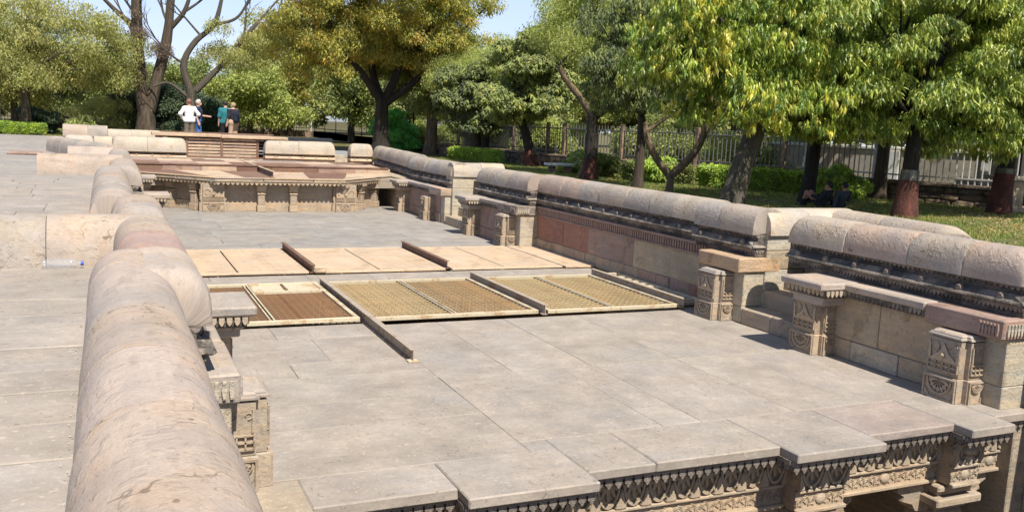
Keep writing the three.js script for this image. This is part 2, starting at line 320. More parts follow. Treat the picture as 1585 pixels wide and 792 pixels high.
deck('roof_deck', 'grey paved stone roof deck farther back, in front of the low pavilion with the sloping eave', (s) => {
  let d = 15.12; for (const w of [.52, .48, .62, .55, .6, .48, .55, .66, .6, .7, .62, .7, .8, .8]) {
    let x = .5; while (x < 6.98) { const l = Math.min(7.1, x + rr(1.2, 2.6)); s(x, l, d, d + w, pick(M.pavingFar)); x = l; } d += w;
  }
});
// front edge of the near roof: overhanging edge slabs, the carved beam under them, pendants, columns
{
  const f = thing('carved_pavilion_front', 'carved front of the near roof with overhanging edge slabs, lotus frieze and columns', 'carved facade', [C, -4, 5]);
  const slabs = [[.55, 1.045, 4.66, 5.34, M.pavingTan[0]], [1.047, 1.937, 4.83, 5.36, M.paving[0]], [1.939, 2.838, 4.66, 5.37, M.paving[2]], [2.84, 3.37, 4.83, 5.56, M.paving[1]], [3.37, 4.435, 4.83, 5.56, M.paving[4]], [4.437, 5.287, 4.65, 5.56, M.paving[3]], [5.289, 6.205, 4.83, 5.56, M.pavingRed], [6.207, 6.705, 4.66, 5.56, M.paving[1]], [6.707, 7.35, 4.86, 5.56, M.paving[3]]];
  for (const [a, b, d0, d1, m] of slabs) part('edge_slab', block(a + .0015, b - .0015, -1.037, -.964 + rr(-.002, .002), d0, d1 - .073, .009, .003), m, f);
  // pendants: one drop shape hung along every edge
  const o = new THREE.Shape(); o.moveTo(-.033, 0); o.lineTo(.033, 0); o.lineTo(.034, -.028); o.quadraticCurveTo(.024, -.030, .025, -.040); o.quadraticCurveTo(.034, -.064, .013, -.074); o.lineTo(.008, -.088); o.lineTo(0, -.094); o.lineTo(-.008, -.088); o.lineTo(-.013, -.074); o.quadraticCurveTo(-.034, -.064, -.025, -.040); o.quadraticCurveTo(-.024, -.030, -.034, -.028);
  for (const sx of [-1, 1]) { const h = new THREE.Path(); h.absarc(sx * .021, -.016, .007, 0, 7); o.holes.push(h); } { const h = new THREE.Path(); h.absarc(0, -.052, .008, 0, 7); o.holes.push(h); }
  const pg = uvm(new THREE.ExtrudeGeometry(o, { depth: .03, bevelEnabled: true, bevelThickness: .005, bevelSize: .003, bevelSegments: 1, curveSegments: 4 }), 0.3, 0.3);
  const org = originOf(f), pend = (x, d, turn, m) => { const e = local('pendant', pg, m, f); e.position.copy(V(x, -1.037, d)).sub(org); e.rotation.y = turn; e.scale.y = rr(.93, 1.04); };
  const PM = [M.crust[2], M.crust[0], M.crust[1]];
  for (const [a, b, d0, d1] of slabs) {
    if (b < .9) continue;
    const n = Math.round((b - a) / .071); for (let i = 0; i < n; i++) pend(a + (i + .5) * (b - a) / n, d0 + .075, 0, pick(PM));
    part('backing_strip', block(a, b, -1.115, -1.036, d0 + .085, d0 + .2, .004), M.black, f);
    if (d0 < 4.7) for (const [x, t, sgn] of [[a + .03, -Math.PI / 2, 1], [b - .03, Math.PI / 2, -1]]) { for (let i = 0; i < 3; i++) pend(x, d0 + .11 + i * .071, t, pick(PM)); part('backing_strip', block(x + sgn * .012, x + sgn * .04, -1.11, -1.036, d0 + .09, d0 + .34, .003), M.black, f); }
  }
  // the carved beam: a lotus course over a scroll course
  const petal = (w, h) => [[0, 0], [w * .5, h * .45], [w * .28, h * .8], [0, h], [-w * .28, h * .8], [-w * .5, h * .45]];
  const lotus = (w, h) => {
    const g = [], arch = new THREE.Shape(); arch.moveTo(-w * .5, h); arch.quadraticCurveTo(-w * .44, h * .1, 0, h * .02); arch.quadraticCurveTo(w * .44, h * .1, w * .5, h); arch.lineTo(w * .40, h); arch.quadraticCurveTo(w * .36, h * .2, 0, h * .13); arch.quadraticCurveTo(-w * .36, h * .2, -w * .40, h);
    g.push(flat(arch, .032));
    for (let i = -3; i <= 3; i++) { const p = flat(petal(w * .15, h * .70 - Math.abs(i) * h * .03), .02 + .004 * (i & 1), .003); p.rotateZ(Math.PI - i * .40); p.translate(0, h * 1.0, 0); p.translate(0, -.012, 0); g.push(p); }
    for (const sx of [-1, 1]) { const t = flat([[sx * w * .5, h * .0], [sx * w * .30, h * .02], [sx * w * .46, h * .52], [sx * w * .5, h * .62]], .036, .002); g.push(t); const k = new THREE.TorusGeometry(w * .07, w * .022, 4, 8); k.translate(sx * w * .37, h * .17, .03); g.push(k); }
    return uvm(merge(g), 0, 0);
  };
  const scroll = () => { const g = []; for (const [x, y, r] of [[0, 0, .024], [0, 0, .011]]) { const t = new THREE.TorusGeometry(r, .006, 4, 10); t.translate(x, y, 0); g.push(t); } for (let i = 0; i < 4; i++) { const p = flat(petal(.014, .024), .010); p.rotateZ(i * 1.57 + .6); p.translate(.028 * Math.cos(i * 1.57 + .9), .026 * Math.sin(i * 1.57 + .9), -.004); g.push(p); } return merge(g); };
  const band = (x0, x1, dd, y0, lotusN, m) => { const d = dd - .06; // one bay of the beam, its carving on the face at d
    part('beam', block(x0, x1, y0, -1.115, d, d + .38, .004), m, f);
    part('fillet', block(x0, x1, y0 + .155, y0 + .18, d - .03, d + .02, .006), m, f);
    part('fillet', block(x0, x1, y0 - .008, y0 + .022, d - .035, d + .02, .006), m, f);
    part('fillet', block(x0, x1, -1.135, -1.112, d - .03, d + .02, .006), m, f);
    const w = (x1 - x0) / lotusN, lg = lotus(w * .99, .225);
    for (let i = 0; i < lotusN; i++) { const e = local('lotus_carving', lg, m, f); e.position.copy(V(x0 + (i + .5) * w, y0 + .185, d + .001)).sub(org); }
    const n = Math.round((x1 - x0) / .058), sg = scroll(), all = [];
    for (let i = 0; i < n; i++) { const c = sg.clone(); c.rotateZ(i % 2 ? .6 : -.5); c.translate(x0 + (i + .5) * (x1 - x0) / n, y0 + .088 + (i % 2 ? .012 : -.012), -(d - .004)); all.push(c); }
    part('scroll_carving', uvm(merge(all), 0, 0), m, f, 'stuff');
    const boss = new THREE.SphereGeometry(.045, 8, 6); boss.scale(1.2, 1, .5); boss.translate((x0 + x1) / 2, y0 + .085, -d); part('boss', uvm(boss), m, f);
  };
  band(1.28, 2.12, 5.10, -1.53, 4, M.carved[0]); band(2.12, 2.60, 4.95, -1.53, 2, M.carved[1]); band(2.60, 4.67, 5.10, -1.53, 10, M.carved[0]); band(4.67, 5.15, 4.95, -1.53, 2, M.carved[0]); band(5.15, 6.30, 5.10, -1.53, 6, M.carved[0]); band(6.30, 6.62, 4.95, -1.53, 2, M.carvedGrey[0]); band(6.62, 7.32, 5.12, -1.53, 4, M.carvedGrey[1]); band(.70, 1.28, 4.98, -1.53, 3, M.carved[1]);
  // round knob under the corner slab
  const kn = new THREE.LatheGeometry([[.0, -.20], [.02, -.19], [.05, -.155], [.035, -.14], [.075, -.12], [.08, -.085], [.05, -.07], [.07, -.03], [.075, 0]].map((p) => new THREE.Vector2(...p)), 14); kn.translate(6.45, -1.12, -4.88); part('knob', uvm(kn), M.carved[0], f);
  // columns: capital with brackets, shaft
  for (const [x, d] of [[2.36, 5.16], [4.91, 5.16], [6.46, 5.16], [.95, 5.16], [2.36, 7.2], [4.91, 7.2], [6.5, 7.2], [2.36, 8.9], [4.91, 8.9], [6.5, 8.9]]) {
    const m = d < 6 ? M.carved[1] : M.interior, cap = [];
    for (const [w, y0, y1] of [[.23, -1.60, -1.545], [.20, -1.64, -1.60], [.26, -1.72, -1.645], [.18, -1.78, -1.72]]) cap.push(block(x - w, x + w, y0, y1, d - w, d + w, .012));
    for (const [ax, ad] of [[1, 0], [-1, 0], [0, 1]]) { const F = frame([x, d], [x + ax, d + ad], [ad, -ax]); cap.push(F.put(prism([[-.1, -1.56], [.1, -1.56], [.1, -1.80], [-.1, -1.80]], .1, .22)), F.put(uvm(flat([[.1, -1.56], [.52, -1.56], [.52, -1.62], [.44, -1.66], [.46, -1.70], [.34, -1.74], [.30, -1.80], [.1, -1.84]], .16).translate(0, 0, -.08)))); }
    part('capital', cap, m, f);
    part('column_shaft', [block(x - .17, x + .17, -2.3, -1.78, d - .17, d + .17, .03), block(x - .2, x + .2, -2.4, -2.3, d - .2, d + .2, .02), block(x - .16, x + .16, -3.4, -2.4, d - .16, d + .16, .045), block(x - .24, x + .24, -4.6, -3.4, d - .24, d + .24, .03), block(x - .2, x + .2, -9.2, -4.6, d - .2, d + .2, .03)], m, f);
    if (d > 6) part('cross_beam', [block(x - .12, x + .12, -1.52, -1.13, d - .9, d + .9, .01)], m, f);
  }
  for (const d of [7.2, 8.95]) part('cross_beam', block(.5, 7.1, -1.50, -1.14, d - .14, d + .14, .01), M.interior, f);
  part('ceiling', block(.46, 7.2, -1.22, -1.125, 5.45, 9.36, .004), M.interior, f);
  f.position.add(V(0, -.034, .075));
}
// the shaft of the stepped corridor: side walls down to its floor, seen only through the openings
{
  const w = thing('well_corridor', 'dark stepped stone corridor under the roof decks, seen through the front opening and the gratings', 'stepwell corridor', [C, -5, 12]);
  for (const s of [-1, 1]) { part('side_wall', uvm(block(X(s, 3.50), X(s, 4.1), -9.6, s > 0 ? -.213 : -.602, -9, 5.0, .01)), M.interior, w); part('side_wall', uvm(block(X(s, 3.30), X(s, 4.1), -9.6, -1.125, 5.0, 30, .01)), M.interior, w); }
  part('floor', uvm(block(-.1, 7.7, -9.7, -9.2, -9, 30, .01)), M.interior, w);
  part('end_wall', uvm(block(-.1, 7.7, -9.5, -1.0, 29.4, 30, .01)), M.interior, w);
  for (let i = 0; i < 8; i++) part('step', block(.3, 7.2, -9.2, -5.5 - i * .26, -6 + i * .5, -6 + (i + 1) * .5, .01), M.ochre[1], w);
  for (const d of [9.45, 11.95, 12.6, 15.1, 17.5, 20]) part('cross_beam', block(.4, 7.15, -1.55, -1.125, d - .02, d + .36, .01), M.interior, w);
  part('roof_slab', block(.4, 7.2, -1.3, -1.124, 15.2, 27.5, .01), M.interior, w);
  part('roof_slab', block(.4, 7.2, -1.3, -1.124, 11.95, 12.6, .01), M.interior, w);
}

// ------------------------------------------------------------------ copings, friezes, benches
// the barrel of a coping: v across, y up
function barrel(half, c, top, base = -.02, n = 22, lip = .06, pw = 2.5) {
  const p = []; p.push([c - half + .07, lip - .006]);
  for (let i = 0; i <= n; i++) { const a = Math.PI * (1 - i / n), cs = Math.cos(a), sn = Math.sin(a), e = 2 / pw; p.push([c + half * Math.sign(cs) * Math.abs(cs) ** e, lip + (top - lip) * sn ** e]); }
  p.push([c + half, base]);
  return p;
}
// coping stones from t0 to t1 of frame F; end0/end1: how the run ends ('flat', 'round' or 'butt')
function copingRun(F, parent, t0, t1, o = {}) {
  const { half = .24, c = .20, top = .37, base = -.02, mats = M.coping, lens = [.55, .95], end0 = 'butt', end1 = 'butt', lip = .06, fine = .09, special = {}, pw = 2.5, chips = .012 } = o;
  const P = barrel(half, c, top, base, 22, lip, pw), bounds = [t0];
  while (bounds[bounds.length - 1] < t1 - lens[0] * .8) bounds.push(Math.min(t1, bounds[bounds.length - 1] + rr(...lens)));
  if (bounds[bounds.length - 1] < t1) bounds[bounds.length - 1] = t1;
  for (let k = 0; k < bounds.length - 1; k++) {
    const a = bounds[k], b = bounds[k + 1], n = Math.max(5, Math.round((b - a) / fine)), grow = rr(-.006, .006), sd = rnd() * 50, ts = [a + .0005, a + .003, a + .012];
    const r0 = k === 0 && end0 === 'round', r1 = k === bounds.length - 2 && end1 === 'round';
    if (r0) for (const q of [.015, .03, .05, .08, .12]) ts.push(a + q + .012);
    for (const q of [.022, .04]) { if (!r0) ts.push(a + q); }
    for (let i = 1; i < n; i++) { const t = a + (b - a) * i / n; if (t > a + .05 && t < b - .05 && (!r0 || t > a + .15) && (!r1 || t < b - .15)) ts.push(t); }
    if (r1) for (const q of [.12, .08, .05, .03, .015]) ts.push(b - q - .012);
    if (!r1) ts.push(b - .04, b - .022);
    ts.push(b - .012, b - .003, b - .0005);
    const pos = [], idx = [], m = P.length;
    ts.forEach((t, i) => {
      const edge = Math.min(t - a, b - t), sh = edge < .002 ? .026 : edge < .008 ? .002 : 0;
      let q = 1; for (const [on, e] of [[r0, t - a], [r1, b - t]]) if (on && e < .2) q = Math.min(q, (1 - (1 - Math.max(.002, e) / .2) ** 3.2) ** (1 / 3.2));
      P.forEach(([v, y], j) => {
        const dv = v - c, dy = Math.max(0, y - lip), L = Math.hypot(dv, dy) || 1, w = j === 0 || j === m - 1 ? 0 : 1;
        const nz = w * (fbm(t * 1.7 + sd, v * 3 + y * 2, y * 3 + sd, 2) * .014 + fbm(t * 9 + sd, v * 9, y * 9, 2) * .004 + grow) - sh * w - (edge < .05 ? w * (1 - edge / .05) * Math.max(0, fbm(v * 11 + sd * 3, y * 11, Math.round((t - sd) * 3) + sd, 2) - .05) * chips * 6 : 0);
        pos.push(t, lip + (y - lip) * (y > lip ? .25 + .75 * q : 1) * (1) + (y > lip ? dy / L * nz : 0), c + dv * (.93 + .07 * q) + dv / L * nz);
      });
      if (i) for (let j = 0; j < m - 1; j++) { const p = (i - 1) * m + j, r = i * m + j; idx.push(p, r, p + 1, p + 1, r, r + 1); }
    });
    for (const i of [0, ts.length - 1]) { const p = pos.length / 3; pos.push(ts[i], lip + .03, c); for (let j = 0; j < m - 1; j++) idx.push(...(i ? [p, i * m + j + 1, i * m + j] : [p, j, j + 1])); }
    const g = new THREE.BufferGeometry(); g.setAttribute('position', new THREE.BufferAttribute(new Float32Array(pos), 3)); g.setIndex(idx);
    // unroll the stain texture round the barrel
    const uv = new Float32Array(pos.length / 3 * 2), ox = rnd() * 7, oy = rnd() * 7; let run = [0]; for (let j = 1; j < m; j++) run[j] = run[j - 1] + Math.hypot(P[j][0] - P[j - 1][0], P[j][1] - P[j - 1][1]);
    for (let i = 0; i < pos.length / 3; i++) { const inside = i < ts.length * m; uv[2 * i] = pos[3 * i] + ox; uv[2 * i + 1] = oy + (inside ? run[i % m] : .4 + pos[3 * i + 1]); }
    g.setAttribute('uv', new THREE.BufferAttribute(uv, 2));
    const cg = toCreasedNormals(g, .9);
    part('coping_stone', F.put(cg), special[k] ?? pick(mats), parent);
  }
}
const TOOTH = flat([[-.027, 0], [.027, 0], [.027, -.016], [.014, -.034], [0, -.042], [-.014, -.034], [-.027, -.016]], .018);
const DENTIL = flat([[-.0215, 0], [.0215, 0], [.0215, -.03], [.012, -.05], [0, -.062], [-.012, -.05], [-.0215, -.03]], .016);
function rowOf(F, shape, t0, t1, step, y, v, parent, m, name) { // carved teeth too small to tell apart, joined
  const n = Math.max(1, Math.round((t1 - t0) / step)), all = [];
  for (let i = 0; i < n; i++) { const g = shape.clone(); g.scale((t1 - t0) / n / step, rr(.85, 1.08), 1); g.scale(1, 1, -1); g.translate(t0 + (i + .5) * (t1 - t0) / n, y, v + .022); all.push(g); }
  const g = flip(merge(all));
  part(name, F.put(uvm(g, 0, 0)), m, parent, 'stuff');
}
// the mouldings under a coping: tooth row, sloping ledge with knobs, dentil row
function mouldings(F, parent, t0, t1, m = M.crust, y0 = -.21, ends = 0, P0 = null, nn = null) {
  if (ends) { // the teeth turn the corner at the near end
    const E = frame([P0[0], P0[1] + .012], [P0[0] - nn[0] * .42, P0[1] + .012], [0, -1]); rowOf(E, TOOTH, .02, .40, .056, .058, -.014, parent, m[0], 'tooth_frieze'); rowOf(E, DENTIL, .02, .40, .044, -.108, -.02, parent, m[1 % m.length], 'dentil_frieze');
    part('ledge_stone', E.put(prism([[.05, -.03], [-.03, -.078], [-.035, -.092], [-.02, -.104], [.05, -.104]], -.04, .43)), m[0], parent);
  }
  const L = 1.4, n = Math.max(1, Math.round((t1 - t0) / L));
  for (let i = 0; i < n; i++) {
    const a = t0 + (t1 - t0) * i / n + .003, b = t0 + (t1 - t0) * (i + 1) / n - .003, k = pick(m), j = rr(-.004, .004);
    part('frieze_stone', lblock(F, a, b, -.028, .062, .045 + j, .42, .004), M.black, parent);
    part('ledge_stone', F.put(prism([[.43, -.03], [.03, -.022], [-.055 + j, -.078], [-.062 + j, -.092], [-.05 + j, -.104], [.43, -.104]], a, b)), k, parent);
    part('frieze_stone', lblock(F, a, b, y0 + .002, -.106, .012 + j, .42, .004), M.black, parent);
  }
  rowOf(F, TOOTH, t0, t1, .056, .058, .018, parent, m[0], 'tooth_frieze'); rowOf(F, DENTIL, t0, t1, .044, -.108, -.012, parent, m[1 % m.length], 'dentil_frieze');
  const kudu = []; { const s = new THREE.Shape(); s.moveTo(-.05, 0); s.quadraticCurveTo(-.03, .012, -.022, .04); s.quadraticCurveTo(0, .07, .022, .04); s.quadraticCurveTo(.03, .012, .05, 0); kudu.push(flat(s, .035, .006)); }
  const kg = uvm(merge(kudu), 0, 0), step = .42;
  for (let t = t0 + .2; t < t1 - .1; t += step) { const g = kg.clone(); g.rotateX(.18); g.scale(1, 1, -1); g.translate(t, -.07, .0); part('ledge_knob', F.put(flip(g)), m[2 % m.length], parent); }
}
// a squat carved post: lower block, upper block with a latticed band, lobed cap; t along the bench, v = 0 its front
function carvedPost(F, t, parent, mats, capTop = -.40, pilaster = false, W = .44) {
  const plan = (w, p, k) => { const h = w / 2; return [[-h, .36], [-h, p + .075 * k], [-h + .045 * k, p + .075 * k], [-h + .045 * k, p], [h - .045 * k, p], [h - .045 * k, p + .075 * k], [h, p + .075 * k], [h, .36]]; };
  const solid = (pl, y0, y1, bev = .006) => { const s = new THREE.Shape(pl.map(([a, v]) => new THREE.Vector2(a, v))); const g = new THREE.ExtrudeGeometry(s, { depth: y1 - y0 - 2 * bev, bevelEnabled: true, bevelThickness: bev, bevelSize: bev, bevelOffset: -bev, bevelSegments: 1 }); g.translate(0, 0, y0 + bev); g.applyMatrix4(new THREE.Matrix4().set(1, 0, 0, t, 0, 0, 1, 0, 0, 1, 0, 0, 0, 0, 0, 1)); // (a, v, y) -> (t, y, v), mirrored
    return F.put(uvm(flip(g.index ? g.toNonIndexed() : g))); };
  const h = W / 2, upTop = capTop - .055;
  const root = part('carved_post', [solid(plan(W, .012, 1), -1.0, -.785)], mats[0], parent);
  const up = plan(W - .035, .032, .95);
  part('post_block', solid(up, -.785, upTop), mats[1 % mats.length], root);
  if (!pilaster) {
    part('post_cap', [solid(plan(W - .012, .012, .95), upTop + .006, capTop - .022, .02), solid(plan(W - .06, .04, .8), capTop - .035, capTop, .014)], mats[2 % mats.length], root);
  }
  // carving on the front and on both narrow sides
  const frameStrips = (w, hh, d = .018, e = .016) => [flat([[-w / 2, 0], [w / 2, 0], [w / 2, e], [-w / 2, e]], d), flat([[-w / 2, hh - e], [w / 2, hh - e], [w / 2, hh], [-w / 2, hh]], d), flat([[-w / 2, e], [-w / 2 + e, e], [-w / 2 + e, hh - e], [-w / 2, hh - e]], d), flat([[w / 2 - e, e], [w / 2, e], [w / 2, hh - e], [w / 2 - e, hh - e]], d)];
  const rosette = (w, hh) => { const g = [], rad = Math.min(w * .42, hh * .8); for (let i = 0; i < 7; i++) { const p = flat([[0, 0], [rad * .16, rad * .45], [rad * .10, rad * .72], [0, rad * .80], [-rad * .10, rad * .72], [-rad * .16, rad * .45]], .016, .002); p.rotateZ(Math.PI / 2 + (i + .5) / 7 * Math.PI); p.translate(0, hh * .90, 0); g.push(p); } const ring = new THREE.Shape(); ring.absarc(0, 0, rad, Math.PI, 2 * Math.PI); ring.absarc(0, 0, rad * .87, 2 * Math.PI, Math.PI, true); const q = flat(ring, .02); q.translate(0, hh * .90, 0); g.push(q); for (const sx of [-1, 1]) { const c = flat([[sx * w * .46, hh * .1], [sx * w * .28, hh * .1], [sx * w * .46, hh * .42]], .016); g.push(c); } return g; };
  const lattice = (w, hh, n) => { const g = []; for (let i = 0; i <= n; i++) { const x = -w / 2 + w * i / n; g.push(flat([[x - .005, 0], [x + .005, 0], [x + .005, hh], [x - .005, hh]], .018)); } for (const y of [0, hh * .5, hh]) g.push(flat([[-w / 2, y - .005], [w / 2, y - .005], [w / 2, y + .005], [-w / 2, y + .005]], .018)); for (let i = 0; i < n; i++) { const k = new THREE.OctahedronGeometry(hh * .17); k.scale(1, 1, .5); k.translate(-w / 2 + w * (i + .5) / n, hh * .5, .012); g.push(k); } return g; };
  const scrolls = (w, hh) => { const g = []; for (const sx of [-1, 1]) { const a = new THREE.TorusGeometry(w * .13, w * .03, 4, 9, 5); a.translate(sx * w * .3, hh * .72, .004); g.push(a); g.push(flat([[sx * w * .5, 0], [sx * w * .40, 0], [sx * w * .44, hh], [sx * w * .5, hh]], .016)); } return g; };
  const plume = (w, hh) => [flat([[0, hh], [w * .12, hh * .62], [w * .20, hh * .40], [w * .42, hh * .12], [w * .45, 0], [-w * .45, 0], [-w * .42, hh * .12], [-w * .20, hh * .40], [-w * .12, hh * .62]], .014, .003), (() => { const b = new THREE.SphereGeometry(w * .08, 6, 5); b.translate(0, hh * .30, .02); return b; })()];
  const lay = (list, map) => list.map((g) => { g = g.index ? g.toNonIndexed() : g; g.deleteAttribute('uv'); return put(g, map); });
  const front = (y, v) => new THREE.Matrix4().set(1, 0, 0, t, 0, 1, 0, y, 0, 0, -1, v, 0, 0, 0, 1);
  const side = (sg, y, v) => new THREE.Matrix4().set(0, 0, sg, t + sg * v, 0, 1, 0, y, 1, 0, 0, .19, 0, 0, 0, 1);
  const wf = W - .11;
  const put2 = (name, lists, m, par) => part(name, F.put(uvm(merge(lists.flat()), 0, 0)), m, par);
  put2('rosette_carving', [lay([...frameStrips(wf, .20), ...rosette(wf - .02, .19)], front(-.995, .013))], mats[1 % mats.length], root);
  put2('lattice_carving', [lay(lattice(wf - .03, .085, 4), front(-.74, .033))], mats[0], root);
  put2('plume_carving', [lay([...plume(wf - .05, .15), ...scrolls(wf - .01, .15)], front(-.65, .033))], mats[0], root);
  for (const sg of [-1, 1]) {
    put2('rosette_carving', [lay([...frameStrips(.19, .20), ...rosette(.165, .19)], side(sg, -.995, h + .001))], mats[1 % mats.length], root);
    put2('lattice_carving', [lay([...lattice(.15, .085, 3), ...scrolls(.15, .14).map((g) => g.translate(0, .1, 0))], side(sg, -.74, h - .0165))], mats[0], root);
  }
  return root;
}
// a bench between the pavilion posts: wall stones on a plinth, a carved post at its near end, a pilaster at its far end, seat slabs over all
const benchFrame = (s, d0, d1, off) => frame([X(s, off), d0], [X(s, off), d1], [-s, 0]);
function bench(s, d0, d1, label, o = {}) {
  const b = thing('stone_bench', label, 'stone bench', [X(s, 3.2), -1, (d0 + d1) / 2], 'carved stone benches along the well');
  const W = benchFrame(s, d0, d1, 3.135), L = d1 - d0, pc = o.post ?? M.carvedGrey, wall = o.wall ?? M.ochre;
  // near end: two ashlar courses that face back down the well
  for (const [y0, y1] of [[-1, -.80], [-.797, -.385]]) part('ashlar_stone', lblock(W, 0, .24, y0, y1, .012, .75, .008, .002), pick(o.ashlar ?? M.ashlar), b);
  let t = .243; const cut = o.joints ?? [.4, .72, .9]; let k = 0;
  while (t < L - .05) { const w = Math.min(L - t, cut[k++ % cut.length] * rr(.95, 1.05)); part('wall_stone', lblock(W, t + .003, t + w - .003, -.797, -.36, rr(0, .005), .45, .006, .002), pick(wall), b); t += w; }
  t = .243; while (t < L - .02) { const w = Math.min(L - t, rr(.3, .62)); part('plinth_stone', lblock(W, t + .003, t + w - .003, -1, -.80, -.012 + rr(0, .006), .45, .008, .002), pick(wall === M.ochre ? [...M.ochre, ...M.ashlar] : wall), b); t += w; }
  // seat: a thick end slab with carved bars, then thinner slabs over a scalloped frieze
  const S = benchFrame(s, d0, d1, s > 0 ? 3.035 : 3.10), thick = Math.min(.78, L);
  const es = part('seat_slab', lblock(S, -.03, thick, -.385, -.212, -.0, .62, .012, .004), o.endSlab ?? M.pink[1], b);
  const bars = (n, w, hh) => { const g = []; for (let i = 0; i < n; i++) { const x = -w / 2 + w * (i + .5) / n; g.push(flat([[x - .007, 0], [x + .007, 0], [x + .013, hh * .5], [x + .007, hh], [x - .007, hh], [x - .013, hh * .5]], .014, .002)); } return g; };
  if (!o.plainEnd) {
    const fr = bars(6, .20, .10).map((g) => { g = g.index ? g.toNonIndexed() : g; g.deleteAttribute('uv'); return put(g, new THREE.Matrix4().set(-1, 0, 0, .11, 0, 1, 0, -.35, 0, 0, -1, 0, 0, 0, 0, 1)); });
    part('carved_bars', S.put(uvm(merge(fr), 0, 0)), o.endSlab ?? M.pink[0], es);
    const en = bars(6, .24, .10).map((g) => { g = g.index ? g.toNonIndexed() : g; g.deleteAttribute('uv'); return put(g, new THREE.Matrix4().set(0, 0, -1, -.03, 0, 1, 0, -.35, 1, 0, 0, .15, 0, 0, 0, 1)); });
    part('carved_bars', S.put(uvm(merge(en), 0, 0)), pick(M.ashlar), es);
  }
  if (L > 1.2) {
    const tp = L - .56;
    const slabs = tp - thick > 1.2 ? [[thick, thick + (tp - thick) * .45], [thick + (tp - thick) * .45, tp]] : [[thick, tp]];
    for (const [a, c] of slabs) part('seat_slab', lblock(S, a + .005, c - .004, -.288, -.212 + rr(-.004, .004), rr(0, .012), .62, .014, .004), pick(M.coping), b);
    part('frieze_stone', lblock(S, thick + .005, tp, -.36, -.289, .05, .3, .004), M.black, b);
    rowOf(S, DENTIL, thick + .01, tp, .05, -.290, .03, b, M.crust[1], 'scalloped_frieze');
    // the pilaster's own slab stands forward
    const Pf = benchFrame(s, d0, d1, 2.745);
    part('seat_slab', lblock(Pf, L - .60, L + .02, -.288, -.208, 0, .90, .016, .004), pick(M.coping), b);
    part('frieze_stone', lblock(Pf, L - .57, L - .02, -.365, -.289, .07, .4, .004), M.black, b);
    rowOf(Pf, DENTIL, L - .57, L - .02, .06, -.290, .045, b, M.carvedGrey[0], 'scalloped_frieze');
    { const E = frame([X(s, 2.745 + .06), d1 - .585], [X(s, 2.745 + .34), d1 - .585], [0, -1]); rowOf(E, DENTIL, 0, .28, .06, -.290, -.02, b, M.carvedGrey[0], 'scalloped_frieze'); }
    part('pilaster_neck', [lblock(Pf, L - .50, L - .06, -.46, -.362, .11, .5, .01), lblock(Pf, L - .53, L - .03, -.40, -.366, .09, .5, .01)], pick(pc), b);
  }
  const Q = benchFrame(s, d0, d1, 2.88);
  if (o.nearPost !== false) carvedPost(Q, Math.min(.415, L / 2), b, pc);
  if (L > 1.2) carvedPost(Q, L - .21, b, o.pil ?? M.carved, -.41, true);
  for (const q of o.extra ?? []) carvedPost(Q, q, b, o.pil ?? M.carved, -.41, true);
  return b;
}
for (const [s, side] of [[1, 'right'], [-1, 'left']]) {
  const w = s > 0;
  bench(s, 5.05, 7.42, w ? 'nearest right bench, yellow wall panels between a squat carved post and a pilaster' : 'left bench mostly hidden behind the big coping, its carved post at the roof edge', { post: [M.carvedGrey[0], M.carvedGrey[1], M.coping[1]], pil: M.carved, endSlab: w ? M.pink[1] : M.coping[1] });
  bench(s, 8.53, 9.32, w ? 'short bench with an orange banded end slab beside the two stone steps' : 'short bench with a projecting slab at the near left corner of the rusty grating', { post: [M.carvedGrey[0], M.carvedGrey[1], M.coping[3]], plainEnd: w, endSlab: w ? M.orange : M.coping[2], wall: M.ochre });
  bench(s, 14.93, 17.30, w ? 'right bench behind the peach grating, with squat carved post and dark seat slabs' : 'middle bench on the left, only its seat slabs showing past the coping', { post: [M.carvedGrey[0], M.carved[1], M.coping[0]], endSlab: M.crust[2], wall: M.pink, joints: [.5, .62, .8] });
  bench(s, 19.0, 22.0, w ? 'farthest bench on the right with reddish wall and two pilasters, ending at the sloping eave' : 'farthest bench on the left at the end of the sloping eave', { nearPost: false, extra: [.83], post: M.carved, wall: M.pink, endSlab: M.peach[1], plainEnd: true });
}
// plain wall stones that carry on past the farthest benches
for (const s of [1, -1]) { const w = thing('side_wall_block', s > 0 ? 'plain end wall between the farthest right bench and the sloping eave' : 'plain end wall between the farthest left bench and the sloping eave', 'stone wall', [X(s, 3.3), -1, 23.2]), F = benchFrame(s, 22.02, 25, 3.12); for (let i = 0; i < 3; i++) for (const [y0, y1] of [[-1, -.6], [-.6, -.212]]) part('wall_stone', lblock(F, i + .003, i + .997, y0 + .002, y1 - .002, rr(0, .005), .5, .008, .002), pick(M.ochre), w); }
